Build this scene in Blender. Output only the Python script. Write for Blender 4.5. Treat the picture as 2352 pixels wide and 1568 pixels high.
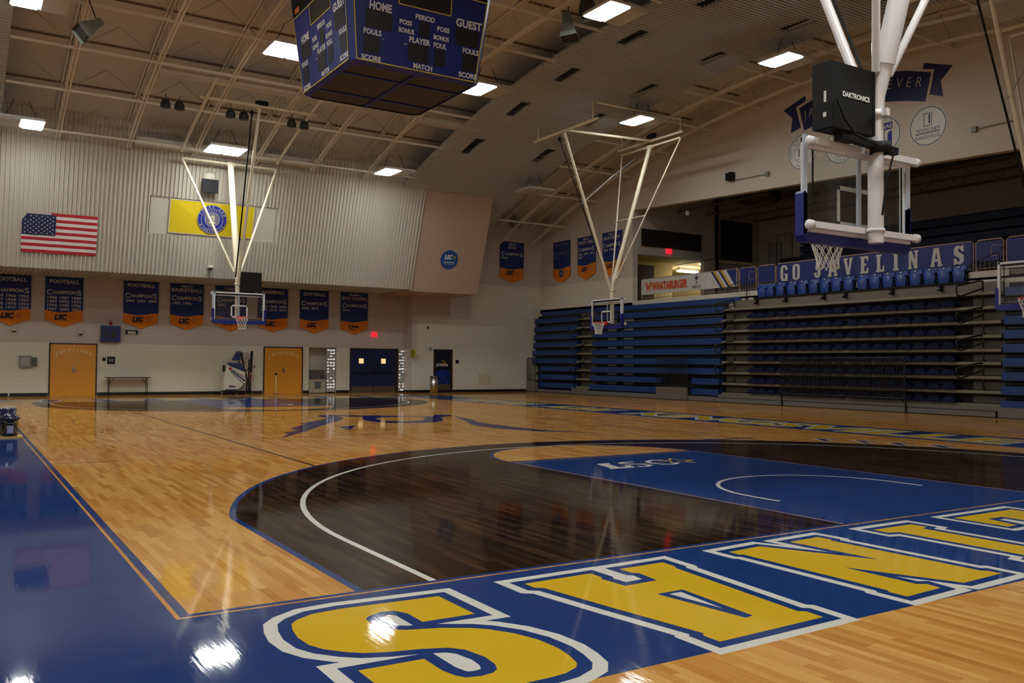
import bpy, math, random
import numpy as np
from mathutils import Vector, Matrix
from mathutils.geometry import delaunay_2d_cdt, tessellate_polygon
for o in list(bpy.data.objects): bpy.data.objects.remove(o)
S = bpy.context.scene
COL = S.collection
rnd = random.Random(7)
PI = math.pi
# ---------------------------------------------------------------- camera
cam = bpy.data.cameras.new('camera'); co = bpy.data.objects.new('camera', cam); COL.objects.link(co)
yaw, pitch, roll = .5620483, .0251667, .0083326
f = Vector((math.sin(yaw)*math.cos(pitch), math.cos(yaw)*math.cos(pitch), math.sin(pitch)))
r = Vector((math.cos(yaw), -math.sin(yaw), 0)); u = r.cross(f)
r2 = r*math.cos(roll)+u*math.sin(roll); u2 = -r*math.sin(roll)+u*math.cos(roll)
m = Matrix((r2, u2, -f)).transposed().to_4x4(); m.translation = (-1.15095, -5.28283, 1.44594)
co.matrix_world = m
cam.sensor_fit = 'HORIZONTAL'; cam.sensor_width = 36; cam.lens = 36*2029.426/2352
cam.clip_start = .05; cam.clip_end = 300
S.camera = co
# ---------------------------------------------------------------- world (indoor hall: nothing but the lamps), exposure
w = bpy.data.worlds.new('world'); S.world = w; w.use_nodes = True
w.node_tree.nodes['Background'].inputs[0].default_value = (.5, .55, .6, 1)
w.node_tree.nodes['Background'].inputs[1].default_value = 0.0
S.view_settings.view_transform = 'Standard'; S.view_settings.look = 'None'
S.view_settings.gamma = 1; S.view_settings.use_curve_mapping = False
S.view_settings.exposure = 1.0
LAMP = 26.0          # emission of the lit fluorescent lenses
HALL = 22.0           # corridor tube and the unseen light added near it
S.cycles.max_bounces = 8; S.cycles.diffuse_bounces = 4; S.cycles.glossy_bounces = 4
S.cycles.transmission_bounces = 6; S.cycles.transparent_max_bounces = 12
S.cycles.sample_clamp_indirect = 4; S.cycles.caustics_reflective = False; S.cycles.caustics_refractive = False
S.cycles.use_denoising = True

# ---------------------------------------------------------------- helpers
def lin(c):
    return tuple(((v/255)/12.92 if v/255 <= .04045 else ((v/255+.055)/1.055)**2.4) for v in c)+(1,)
MATS = {}
def mat(name, rgb, rough=.5, metal=0, var=.06, scale=3., bump=0, coat=0, spec=.5, emit=None, estr=0, croughn=.08, alpha=None):
    if name in MATS: return MATS[name]
    M = bpy.data.materials.new(name); M.use_nodes = True; N = M.node_tree; P = N.nodes['Principled BSDF']
    c = lin(rgb)
    tc = N.nodes.new('ShaderNodeTexCoord'); no = N.nodes.new('ShaderNodeTexNoise'); no.inputs['Scale'].default_value = scale; no.inputs['Detail'].default_value = 4
    N.links.new(tc.outputs['Object'], no.inputs['Vector'])
    mx = N.nodes.new('ShaderNodeMix'); mx.data_type = 'RGBA'
    mx.inputs[6].default_value = tuple(v*(1-var) for v in c[:3])+(1,); mx.inputs[7].default_value = tuple(min(1, v*(1+var)) for v in c[:3])+(1,)
    N.links.new(no.outputs['Fac'], mx.inputs[0]); N.links.new(mx.outputs[2], P.inputs['Base Color'])
    P.inputs['Roughness'].default_value = rough; P.inputs['Metallic'].default_value = metal
    P.inputs['Specular IOR Level'].default_value = spec
    if coat: P.inputs['Coat Weight'].default_value = coat; P.inputs['Coat Roughness'].default_value = croughn
    if emit: P.inputs['Emission Color'].default_value = lin(emit); P.inputs['Emission Strength'].default_value = estr
    if bump:
        b = N.nodes.new('ShaderNodeBump'); b.inputs['Strength'].default_value = bump; b.inputs['Distance'].default_value = .02
        N.links.new(no.outputs['Fac'], b.inputs['Height']); N.links.new(b.outputs[0], P.inputs['Normal'])
    MATS[name] = M; return M

class MB:
    """collects shapes; build() links them as one mesh object"""
    def __init__(s): s.v = []; s.f = []; s.m = []; s.sm = []
    def add(s, vs, fs, mi=0, smooth=False):
        b = len(s.v); s.v += [tuple(v) for v in vs]
        for q in fs: s.f.append([b+i for i in q]); s.m.append(mi); s.sm.append(smooth)
        return s
    def box(s, a, b, mi=0):
        x0, y0, z0 = (min(a[i], b[i]) for i in range(3)); x1, y1, z1 = (max(a[i], b[i]) for i in range(3))
        return s.add([(x0,y0,z0),(x1,y0,z0),(x1,y1,z0),(x0,y1,z0),(x0,y0,z1),(x1,y0,z1),(x1,y1,z1),(x0,y1,z1)],
                     [(0,3,2,1),(4,5,6,7),(0,1,5,4),(1,2,6,5),(2,3,7,6),(3,0,4,7)], mi)
    def obox(s, c, ax, ay, az, hx, hy, hz, mi=0):
        c = Vector(c); ax, ay, az = Vector(ax), Vector(ay), Vector(az)
        vs = [c+ax*sx*hx+ay*sy*hy+az*sz*hz for sz in (-1,1) for sx, sy in ((-1,-1),(1,-1),(1,1),(-1,1))]
        return s.add(vs, [(0,3,2,1),(4,5,6,7),(0,1,5,4),(1,2,6,5),(2,3,7,6),(3,0,4,7)], mi)
    def quad(s, a, b, c, d, mi=0): return s.add([a,b,c,d], [(0,1,2,3)], mi)
    def beam(s, a, b, w, h, mi=0, up=(0,0,1)):
        a, b = Vector(a), Vector(b); d = (b-a); L = d.length; d.normalize(); up = Vector(up)
        if abs(d.dot(up)) > .99: up = Vector((0,1,0))
        x = d.cross(up).normalized(); y = x.cross(d)
        return s.obox((a+b)/2, x, d, y, w/2, L/2, h/2, mi)
    def tube(s, pts, rad, mi=0, n=10, cap=True, closed=False):
        pts = [Vector(p) for p in pts]; R = rad if isinstance(rad, (list, tuple)) else [rad]*len(pts)
        N = len(pts); rings = []; prev = None
        for i, p in enumerate(pts):
            if closed: t = (pts[(i+1) % N]-pts[i-1]).normalized()
            else: t = ((pts[min(i+1, N-1)]-p).normalized()+(p-pts[max(i-1, 0)]).normalized()).normalized()
            if prev is None:
                a = Vector((0,0,1)) if abs(t.z) < .9 else Vector((1,0,0)); x = t.cross(a).normalized()
            else: x = (prev-t*prev.dot(t)).normalized()
            prev = x; y = t.cross(x)
            rings.append([p+(x*math.cos(2*PI*k/n)+y*math.sin(2*PI*k/n))*R[i] for k in range(n)])
        vs = [v for q in rings for v in q]; fs = []
        for i in range(N if closed else N-1):
            a, b = i*n, ((i+1) % N)*n
            for k in range(n): fs.append((a+k, a+(k+1) % n, b+(k+1) % n, b+k))
        s.add(vs, fs, mi, True)
        if cap and not closed: s.add(rings[0], [tuple(range(n))[::-1]], mi); s.add(rings[-1], [tuple(range(n))], mi)
        return s
    def lathe(s, prof, c=(0,0,0), axis=(0,0,1), n=24, mi=0, smooth=True):
        c, a = Vector(c), Vector(axis).normalized(); h = Vector((1,0,0)) if abs(a.x) < .9 else Vector((0,1,0))
        x = a.cross(h).normalized(); y = a.cross(x)
        vs = [c+a*z+(x*math.cos(2*PI*k/n)+y*math.sin(2*PI*k/n))*max(rr, 1e-4) for rr, z in prof for k in range(n)]
        fs = [(i*n+k, i*n+(k+1) % n, (i+1)*n+(k+1) % n, (i+1)*n+k) for i in range(len(prof)-1) for k in range(n)]
        return s.add(vs, fs, mi, smooth)
    def plate(s, loops, O, X, Y, t=0, mi=0, N=None):
        """flat polygon (outer loop + holes) in plane O,X,Y, thickness t along X x Y"""
        O, X, Y = Vector(O), Vector(X), Vector(Y); n = X.cross(Y).normalized()
        L = [[Vector((p[0], p[1], 0)) for p in lp] for lp in loops]; flat = [p for lp in L for p in lp]
        tri = tessellate_polygon(L); k = len(flat)
        out = []
        for q in tri:
            a, b, c = (flat[i] for i in q)
            out.append(q if (b-a).cross(c-a).z > 0 else (q[0], q[2], q[1]))
        W = [O+X*p.x+Y*p.y for p in flat]
        s.add([p+n*t for p in W], out, mi)
        if t:
            s.add(W, [q[::-1] for q in out], mi)
            for lp in loops:
                for i in range(len(lp)):
                    a, b = lp[i], lp[(i+1) % len(lp)]; A = O+X*a[0]+Y*a[1]; B = O+X*b[0]+Y*b[1]
                    s.add([A, B, B+n*t, A+n*t], [(0,1,2,3)], mi)
        return s
    def tris2d(s, V, F, O, X, Y, d=0, mi=0):
        O, X, Y = Vector(O), Vector(X), Vector(Y); n = X.cross(Y).normalized()
        return s.add([O+X*a+Y*b+n*d for a, b in V], F, mi)
    def build(s, name, mats, parent=None, off=None):
        me = bpy.data.meshes.new(name)
        top = parent
        while top is not None and top.parent is not None: top = top.parent
        o = Vector(off) if off is not None else (Vector(top.location) if top is not None and top.get('baked') else Vector((0,0,0)))
        me.from_pydata([tuple(Vector(v)-o) for v in s.v], [], s.f)
        if not isinstance(mats, (list, tuple)): mats = [mats]
        for q in mats: me.materials.append(q)
        me.polygons.foreach_set('material_index', s.m); me.polygons.foreach_set('use_smooth', s.sm); me.update()
        ob = bpy.data.objects.new(name, me); COL.objects.link(ob)
        if parent is not None: ob.parent = parent
        if off is not None: ob.location = o
        return ob
def tag(o, label=None, cat=None, group=None, kind=None):
    if label: o['label'] = label
    if cat: o['category'] = cat
    if group: o['group'] = group
    if kind: o['kind'] = kind
    return o
def empty(name, loc, label, cat, group=None, rz=0, baked=True):
    o = bpy.data.objects.new(name, None); COL.objects.link(o); o.location = loc; o.rotation_euler = (0,0,rz); o.empty_display_size = .1
    if baked and rz == 0: o['baked'] = 1       # children given in world coordinates
    return tag(o, label, cat, group)
def struct(mb, name, mats, parent=None, label=None):
    o = mb.build(name, mats, parent); o['kind'] = 'structure'
    if label: o['label'] = label
    return o
def copy_tree(o, parent=None):
    c = o.copy(); COL.objects.link(c); c.parent = parent
    for ch in list(o.children): copy_tree(ch, c)
    return c
_T = {}
def T2(txt, bold=0., shear=0., space=1.):
    """2-D triangles of a word, cap height 1, origin at its centre-bottom; returns V, F, width"""
    k = (txt, bold, shear, space)
    if k in _T: return _T[k]
    c = bpy.data.curves.new('t', 'FONT'); c.body = txt; c.size = 1; c.offset = bold; c.shear = shear; c.space_character = space; c.resolution_u = 3
    o = bpy.data.objects.new('t', c); COL.objects.link(o); dg = bpy.context.evaluated_depsgraph_get()
    e = o.evaluated_get(dg); me = e.to_mesh()
    V = [(v.co.x, v.co.y) for v in me.vertices]; F = [tuple(p.vertices) for p in me.polygons]; e.to_mesh_clear()
    bpy.data.objects.remove(o); bpy.data.curves.remove(c)
    x0 = min(v[0] for v in V); x1 = max(v[0] for v in V); H = .729
    V = [((v[0]-(x0+x1)/2)/H, v[1]/H) for v in V]
    _T[k] = (V, F, (x1-x0)/H); return _T[k]
def put_text(mb, txt, h, O, X, Y, d=.002, width=None, bold=.0, shear=0., align='c', mi=0, space=1.):
    V, F, W = T2(txt, bold, shear, space); sx = h if width is None else width/W
    w = W*sx; dx = {'c': 0, 'l': w/2, 'r': -w/2}[align]
    mb.tris2d([(a*sx+dx, b*h) for a, b in V], F, O, X, Y, d, mi); return w
def ring_text(mb, txt, h, R, a0, a1, O, X, Y, d, mi=0, bold=.01, inward=False):
    """letters along a circle from angle a0 to a1 (radians, ccw)"""
    n = len(txt)
    for i, ch in enumerate(txt):
        if ch == ' ': continue
        a = a0+(a1-a0)*(i+.5)/n; V, F, W = T2(ch, bold)
        if not inward: ux = Vector((math.sin(a), -math.cos(a))); uy = Vector((math.cos(a), math.sin(a)))
        else: ux = Vector((-math.sin(a), math.cos(a))); uy = Vector((-math.cos(a), -math.sin(a)))
        c = Vector((math.cos(a), math.sin(a)))*R
        mb.tris2d([tuple(c+ux*x*h+uy*y*h) for x, y in V], F, O, X, Y, d, mi)
def circle(R, n=40, c=(0,0), ry=None): return [(c[0]+R*math.cos(2*PI*k/n), c[1]+(ry or R)*math.sin(2*PI*k/n)) for k in range(n)]
def star(R, c=(0,0), r0=None, rot=PI/2):
    r0 = r0 or R*.4; return [(c[0]+(R if k % 2 == 0 else r0)*math.cos(rot+k*PI/5), c[1]+(R if k % 2 == 0 else r0)*math.sin(rot+k*PI/5)) for k in range(10)]
def arch(y): return 11.55-(48-math.sqrt(48**2-(y-14.33)**2))     # underside of the arched roof joists
X1, Y1, Z1 = Vector((1,0,0)), Vector((0,1,0)), Vector((0,0,1))

# ---------------------------------------------------------------- block letters (cap height 1)
def arcp(cx, cy, rx, ry, a0, a1, n=8): return [(cx+rx*math.cos(math.radians(a0+(a1-a0)*i/n)), cy+ry*math.sin(math.radians(a0+(a1-a0)*i/n))) for i in range(n+1)]
GL = {
 'I': (.42, [[(0,0),(.42,0),(.42,.1),(.34,.12),(.34,.88),(.42,.9),(.42,1),(0,1),(0,.9),(.08,.88),(.08,.12),(0,.1)]]),
 'L': (.62, [[(0,0),(.62,0),(.62,.34),(.52,.34),(.47,.13),(.33,.13),(.33,.88),(.42,.9),(.42,1),(0,1),(0,.9),(.07,.88),(.07,.12),(0,.1)]]),
 'E': (.64, [[(0,0),(.64,0),(.64,.3),(.54,.3),(.49,.13),(.33,.13),(.33,.44),(.47,.44),(.47,.57),(.33,.57),(.33,.87),(.49,.87),(.54,.72),(.64,.72),(.64,1),(0,1),(0,.9),(.07,.88),(.07,.12),(0,.1)]]),
 'N': (.74, [[(0,0),(.3,0),(.3,.1),(.24,.12),(.24,.55),(.46,0),(.67,0),(.67,.88),(.74,.9),(.74,1),(.45,1),(.45,.9),(.51,.88),(.51,.5),(.27,1),(0,1),(0,.9),(.07,.88),(.07,.12),(0,.1)]]),
 'A': (.8, [[(0,0),(.32,0),(.32,.1),(.27,.12),(.3,.27),(.5,.27),(.53,.12),(.48,.1),(.48,0),(.8,0),(.8,.1),(.75,.12),(.57,1),(.23,1),(.05,.12),(0,.1)],[(.33,.4),(.4,.8),(.47,.4)]]),
 'V': (.76, [[(0,1),(.34,1),(.34,.9),(.29,.88),(.4,.34),(.5,.88),(.46,.9),(.46,1),(.76,1),(.76,.9),(.71,.88),(.5,0),(.28,0),(.05,.88),(0,.9)]]),
 'O': (.66, [arcp(.26,.22,.26,.22,180,270,5)+arcp(.4,.22,.26,.22,270,360,5)+arcp(.4,.78,.26,.22,0,90,5)+arcp(.26,.78,.26,.22,90,180,5), arcp(.33,.24,.09,.12,180,360,6)+arcp(.33,.76,.09,.12,0,180,6)]),
 'G': (.66, [arcp(.26,.22,.26,.22,180,270,5)+[(.66,0),(.66,.46),(.36,.46),(.36,.36),(.42,.34),(.42,.2)]+arcp(.33,.22,.08,.1,330,180,5)+arcp(.33,.78,.08,.1,180,0,5)+[(.41,.68),(.66,.68)]+arcp(.4,.78,.26,.22,0,90,5)+arcp(.26,.78,.26,.22,90,180,5)]),
 'J': (.6, [[(.2,1),(.2,.9),(.28,.88),(.28,.2)]+arcp(.24,.2,.04,.08,0,-180,4)+[(.2,.34),(0,.34)]+arcp(.26,.22,.26,.22,180,270,5)+arcp(.3,.22,.24,.22,270,360,5)+[(.54,.88),(.6,.9),(.6,1)]]),
 'S': (.64, [[(0,0),(.1,0),(.15,.05)]+arcp(.38,.24,.26,.24,270,360,5)+[(.64,.36)]+arcp(.42,.4,.22,.16,0,60,3)+[(.34,.64)]+arcp(.34,.77,.07,.09,200,60,4)+[(.5,.7),(.52,.66),(.62,.66),(.62,1),(.52,1),(.48,.95)]+arcp(.26,.76,.26,.24,90,180,5)+[(0,.66)]+arcp(.22,.6,.22,.16,180,240,3)+[(.32,.36)]+arcp(.31,.23,.07,.09,20,-120,4)+[(.14,.3),(.11,.34),(0,.34)]]),
}

# ================================================================ FLOOR: one planar mesh, painted areas partitioned by priority
wood = bpy.data.materials.new('maple_boards'); 
def wood_mat(M, palette, rough, vary=1., coat=.9):
    M.use_nodes = True; N = M.node_tree; P = N.nodes['Principled BSDF']; L = N.links
    def math_(op, a, b=None, c=None):
        q = N.nodes.new('ShaderNodeMath'); q.operation = op
        for i, t in enumerate((a, b, c)):
            if t is None: continue
            if isinstance(t, (int, float)): q.inputs[i].default_value = t
            else: L.new(t, q.inputs[i])
        return q.outputs[0]
    tc = N.nodes.new('ShaderNodeTexCoord'); sp = N.nodes.new('ShaderNodeSeparateXYZ'); L.new(tc.outputs['Object'], sp.inputs[0])
    x, y = sp.outputs[0], sp.outputs[1]
    row = math_('FLOOR', math_('DIVIDE', x, .057))
    wn = N.nodes.new('ShaderNodeTexWhiteNoise'); wn.noise_dimensions = '1D'; L.new(row, wn.inputs['W'])
    yy = math_('DIVIDE', math_('ADD', y, math_('MULTIPLY', wn.outputs['Value'], 9.)), .62)
    cell = math_('FLOOR', yy)
    cb = N.nodes.new('ShaderNodeCombineXYZ'); L.new(row, cb.inputs[0]); L.new(cell, cb.inputs[1])
    w2 = N.nodes.new('ShaderNodeTexWhiteNoise'); w2.noise_dimensions = '2D'; L.new(cb.outputs[0], w2.inputs['Vector'])
    mp = N.nodes.new('ShaderNodeMapping'); mp.inputs['Scale'].default_value = (14, .8, 1); L.new(tc.outputs['Object'], mp.inputs[0])
    gr = N.nodes.new('ShaderNodeTexNoise'); gr.inputs['Scale'].default_value = 3; gr.inputs['Detail'].default_value = 6; L.new(mp.outputs[0], gr.inputs['Vector'])
    bl = N.nodes.new('ShaderNodeTexNoise'); bl.inputs['Scale'].default_value = .9; bl.inputs['Detail'].default_value = 3; L.new(tc.outputs['Object'], bl.inputs['Vector'])
    fac = math_('ADD', math_('MULTIPLY', w2.outputs['Value'], .45*vary), math_('ADD', math_('MULTIPLY', gr.outputs['Fac'], .3), math_('MULTIPLY', bl.outputs['Fac'], .32)))
    fac = math_('SUBTRACT', fac, .0)
    cr = N.nodes.new('ShaderNodeValToRGB'); L.new(fac, cr.inputs[0]); E = cr.color_ramp.elements
    E[0].position = palette[0][0]; E[0].color = lin(palette[0][1]); E[1].position = palette[-1][0]; E[1].color = lin(palette[-1][1])
    for p, c in palette[1:-1]: q = E.new(p); q.color = lin(c)
    # hairline seams between strips
    fr = math_('FRACT', math_('DIVIDE', x, .057)); edge = math_('LESS_THAN', math_('MINIMUM', fr, math_('SUBTRACT', 1., fr)), .018)
    fy = math_('FRACT', yy); ey = math_('LESS_THAN', fy, .004); seam = math_('MAXIMUM', edge, ey)
    mx = N.nodes.new('ShaderNodeMix'); mx.data_type = 'RGBA'; L.new(math_('MULTIPLY', seam, .35), mx.inputs[0]); L.new(cr.outputs[0], mx.inputs[6])
    mx.inputs[7].default_value = lin((60, 36, 18)); L.new(mx.outputs[2], P.inputs['Base Color'])
    P.inputs['Roughness'].default_value = rough; finish(N, P, tc, coat)
def finish(N, P, tc, coat=.9):
    """worn court varnish: matt base under a slightly wavy gloss layer"""
    L = N.links; out = [n for n in N.nodes if n.type == 'OUTPUT_MATERIAL'][0]
    P.inputs['Specular IOR Level'].default_value = 0.; P.inputs['Roughness'].default_value = .6
    mp = N.nodes.new('ShaderNodeMapping'); mp.inputs['Scale'].default_value = (17.5, 1.6, 1); L.new(tc.outputs['Object'], mp.inputs[0])
    n1 = N.nodes.new('ShaderNodeTexNoise'); n1.inputs['Scale'].default_value = 1.; n1.inputs['Detail'].default_value = 4; n1.inputs['Roughness'].default_value = .6; L.new(mp.outputs[0], n1.inputs['Vector'])
    b = N.nodes.new('ShaderNodeBump'); b.inputs['Strength'].default_value = .13; b.inputs['Distance'].default_value = .004
    L.new(n1.outputs['Fac'], b.inputs['Height'])
    g = N.nodes.new('ShaderNodeBsdfGlossy'); g.inputs['Roughness'].default_value = .045; L.new(b.outputs[0], g.inputs['Normal'])
    lw = N.nodes.new('ShaderNodeLayerWeight'); pw = N.nodes.new('ShaderNodeMath'); pw.operation = 'POWER'; pw.inputs[1].default_value = 4.6; L.new(lw.outputs['Facing'], pw.inputs[0])
    fz = N.nodes.new('ShaderNodeMath'); fz.operation = 'MULTIPLY_ADD'; fz.inputs[1].default_value = .7; fz.inputs[2].default_value = .025; L.new(pw.outputs[0], fz.inputs[0])
    mx = N.nodes.new('ShaderNodeMixShader'); L.new(fz.outputs[0], mx.inputs[0]); L.new(P.outputs[0], mx.inputs[1]); L.new(g.outputs[0], mx.inputs[2]); L.new(mx.outputs[0], out.inputs[0])
wood_mat(wood, [(.1, (158, 98, 42)), (.36, (192, 132, 62)), (.6, (208, 152, 80)), (.95, (224, 176, 104))], .35)
stain = bpy.data.materials.new('dark_stained_boards')
wood_mat(stain, [(.2, (20, 12, 7)), (.5, (38, 25, 16)), (.9, (78, 54, 36))], .4, .9)
def paint(name, rgb):
    M = mat(name, rgb, rough=.4, var=.03, scale=2); N = M.node_tree
    finish(N, N.nodes['Principled BSDF'], [n for n in N.nodes if n.type == 'TEX_COORD'][0]); return M
FM = [wood, paint('court_blue_paint', (30, 58, 116)), stain, paint('court_white_paint', (216, 214, 206)), paint('court_yellow_paint', (214, 174, 38)),
      paint('court_navy_paint', (22, 40, 96)), paint('court_line_dark', (24, 24, 34)), paint('court_swoosh_blue', (24, 38, 100))]
WOOD, BLUE, STAIN, WHITE, YEL, NAVY, DLINE, SWO = range(8)
polys = []       # (loop, priority, material); negative area loops are flipped
def area(p): return sum(p[i][0]*p[(i+1) % len(p)][1]-p[(i+1) % len(p)][0]*p[i][1] for i in range(len(p)))/2
def P(loop, mi):
    if area(loop) < 0: loop = loop[::-1]
    polys.append(([(float(a), float(b)) for a, b in loop], mi))
def PR(x0, y0, x1, y1, mi): P([(x0,y0),(x1,y0),(x1,y1),(x0,y1)], mi)
def stroke(pts, w, mi, closed=False, joins=True):
    n = len(pts)
    for i in range(n if closed else n-1):
        a, b = Vector(pts[i]), Vector(pts[(i+1) % n]); d = b-a
        if d.length < 1e-5: continue
        d.normalize(); q = Vector((-d.y, d.x))*w/2
        P([a+q, a-q, b-q, b+q], mi)
    if joins:
        for i in range(n if closed else 1, n if closed else n-1) if not closed else range(n):
            a, b, c = Vector(pts[i-1]), Vector(pts[i]), Vector(pts[(i+1) % n])
            if (b-a).length < 1e-5 or (c-b).length < 1e-5: continue
            d1 = (b-a).normalized(); d2 = (c-b).normalized(); cr = d1.x*d2.y-d1.y*d2.x
            if abs(cr) < .02: continue
            sg = -1 if cr > 0 else 1
            q1 = Vector((-d1.y, d1.x))*w/2*sg; q2 = Vector((-d2.y, d2.x))*w/2*sg; mt = q1+q2
            if mt.length > 1e-6:
                k = (w/2)**2*2/mt.length_squared; mm = mt*min(k, 1.9)
                P([b, b+q1, b+mm, b+q2], mi)
def arc(c, R, a0, a1, n): return [(c[0]+R*math.cos(math.radians(a0+(a1-a0)*i/n)), c[1]+R*math.sin(math.radians(a0+(a1-a0)*i/n))) for i in range(n+1)]
def letter(loops, g1=.075, g2=.15, fill=YEL):
    """outlined floor letter: white rim, blue gap, yellow face"""
    for lp in loops[:1]: P(lp, WHITE); stroke(lp, 2*g2, WHITE, True)
    for lp in loops: stroke(lp, 2*g1, BLUE, True)
    polys.append(('fill', loops, fill))
W, Lc = 15.24, 28.65; MY = Lc/2
PR(-11, -5.95, 26.5, 34.6, WOOD)
PR(-3.2, -2.02, -.075, 30.7, BLUE); PR(-3.2, -2.02, 17.4, -.075, BLUE); PR(-3.2, Lc+.075, 17.4, 30.7, BLUE); PR(15.315, -2.02, 17.35, 30.7, BLUE)
def half(s):       # s=0 near end, 1 far end
    fy = (lambda p: p) if s == 0 else (lambda p: (W-p[0], Lc-p[1]))
    def PP(lp, mi): P([fy(p) for p in lp], mi)
    def ST(pts, w_, mi): stroke([fy(p) for p in pts], w_, mi)
    c = (W/2, 1.6); R3 = 6.75; a = math.degrees(math.acos(6.6/R3))
    outer = [(W/2+6.6, 0)]+arc(c, R3, a, 180-a, 56)+[(W/2-6.6, 0)]
    PP(outer, BLUE)
    R3b, xx = R3-.06, 6.54; a = math.degrees(math.acos(xx/R3b))
    PP([(W/2+xx, 0)]+arc(c, R3b, a, 180-a, 56)+[(W/2-xx, 0)], STAIN)
    ST([(W/2+6.05, 0)]+arc(c, 6.05, 0, 180, 60)+[(W/2-6.05, 0)], .055, WHITE)
    PP(arc((W/2, 5.79), 1.86, 0, 180, 30), BLUE); PP(arc((W/2, 5.79), 1.80, 0, 180, 30), WOOD)
    PP([(5.76,0),(9.48,0),(9.48,5.82),(5.76,5.82)], BLUE)
    ST([(5.8,0),(5.8,5.70)], .02, WOOD); ST([(9.44,0),(9.44,5.70)], .02, WOOD); ST([(5.8,5.66),(9.44,5.66)], .02, WOOD)
    ST([(W/2-1.27,1.22)]+[(W/2-1.27,1.6)]+arc(c, 1.27, 180, 0, 24)+[(W/2+1.27,1.22)], .05, WHITE)
    # coaching box mark
    ST([(0, 8.53),(.91, 8.53)], .04, DLINE)
half(0); half(1)
for a in ((3.12, 5.33), (3.12, 23.33), (12.12, 23.33), (12.12, 5.33)): pass
def clipdark(pts): stroke(pts, .045, DLINE, joins=False)
clipdark([(3.12, 6.5), (3.12, 22.15)]); clipdark([(12.12, 6.5), (12.12, 22.15)]); clipdark([(3.12, 11.33), (12.12, 11.33)]); clipdark([(3.12, 17.33), (12.12, 17.33)])
for k in range(5): clipdark([(.95+.42*k, 11.33), (1.1+.42*k, 11.33)])
clipdark([(0, MY), (2.2, MY)]); clipdark([(13, MY), (W, MY)])
# boundary lines: blue line, hairline of bare wood, then apron
for a, b in (((-.02, 0), (-.02, Lc)), ((W+.02, 0), (W+.02, Lc))): stroke([(a[0]-.0, -.05), (a[0], Lc+.05)], .06, BLUE)
PR(-.05, -.05, W+.05, 0, BLUE); PR(-.05, Lc, W+.05, Lc+.05, BLUE); PR(-.05, -.05, 0, Lc+.05, BLUE); PR(W, -.05, W+.05, Lc+.05, BLUE)
# hairline of bare wood round the blue boundary line
for q in ((-.075,-.075,W+.075,-.055),(-.075,Lc+.055,W+.075,Lc+.075),(-.075,-.075,-.055,Lc+.075),(W+.055,-.075,W+.075,Lc+.075)): PR(*q, WOOD)
# centre-court swooshes
for lp, mi in (([(4.08,11.17),(4.54,12.17),(4.54,12.49),(4.98,12.94),(5.01,13.52),(5.82,14.81),(5.74,14.98),(6.34,15.67),(6.83,16.3),(7.07,16.79),(7.05,17.49),(7.38,18.06),(7.6,17.79),(7.49,16.7),(7.24,16.11),(6.9,15.5),(6.28,14.6),(5.07,12.66),(4.59,11.93)], SWO),
           ([(6.08,13.41),(6.38,13.73),(6.65,13.8),(5.99,12.55)], SWO),
           ([(8.09,16.86),(7.7,15.9),(7.52,15.21),(7.57,14.64),(7.81,14.22),(8.29,13.99),(8.77,13.99),(9.22,14.43),(9.52,14.91),(9.82,15.65),(9.88,16.21)], SWO),
           ([(7.45,17.81),(7.67,17.99),(8.25,17.33),(9.89,16.26),(10.24,16.85),(10.59,16.58),(10.48,16.22),(10.06,15.97),(9.89,15.78),(9.61,16.01),(8.04,16.83),(7.44,17.37)], SWO),
           ([(8.05,15.92),(8.44,16.35),(9.09,16.42),(9.51,16.1),(9.3,15.52),(8.88,14.87),(8.39,14.62),(8.05,14.87),(7.93,15.26)], WOOD),
           ([(10.52,16.32),(10.42,15.81),(10.18,14.61),(9.8,13.6),(9.74,12.76),(9.75,11.54),(9.72,11.05),(9.89,10.44),(10.45,9.41),(9.76,10.25),(9.45,10.65),(9.32,10.89),(9.13,11.5),(9.11,12.31),(9.2,12.93),(9.71,14.11),(10.18,15.38)], SWO)): P(lp, mi)
# near apron word, read from the court: letters traced from the floor in metres
SL = [(1.42,-.37),(1.42,-.82),(1.09,-.81),(1.09,-.73),(1.09,-.62),(1.05,-.53),(.97,-.51),(.87,-.56),(.84,-.6),(.83,-.69),(.85,-.77),(.87,-.84),(.95,-.9),(1.12,-.96),(1.27,-1.05),(1.34,-1.12),(1.42,-1.25),(1.47,-1.41),(1.48,-1.58),(1.46,-1.7),(1.43,-1.8),(1.39,-1.85),(1.3,-1.89),(1.21,-1.9),(1.07,-1.9),(.87,-1.9),(.66,-1.84),(.53,-1.78),(.48,-1.62),(.48,-1.36),(.82,-1.37),(.82,-1.56),(.84,-1.65),(.87,-1.7),(.94,-1.72),(1.01,-1.71),(1.05,-1.68),(1.08,-1.61),(1.09,-1.5),(1.06,-1.35),(1.0,-1.28),(.88,-1.23),(.72,-1.19),(.6,-1.14),(.53,-1.08),(.45,-.98),(.41,-.88),(.4,-.73),(.42,-.59),(.45,-.48),(.5,-.42),(.61,-.35),(.79,-.33),(1.1,-.35)]
AL = [[(2.05,-.38),(2.6,-.37),(2.6,-.5),(2.57,-.53),(2.59,-.76),(2.87,-.75),(2.9,-.53),(2.86,-.5),(2.86,-.37),(3.27,-.36),(3.26,-.51),(3.23,-.54),(3.09,-1.74),(3.13,-1.77),(3.12,-1.9),(2.27,-1.92),(2.27,-1.8),(2.3,-1.77),(2.19,-1.13),(2.1,-.54),(2.05,-.5)],[(2.63,-1.02),(2.85,-1.02),(2.79,-1.67),(2.72,-1.68)]]
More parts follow.
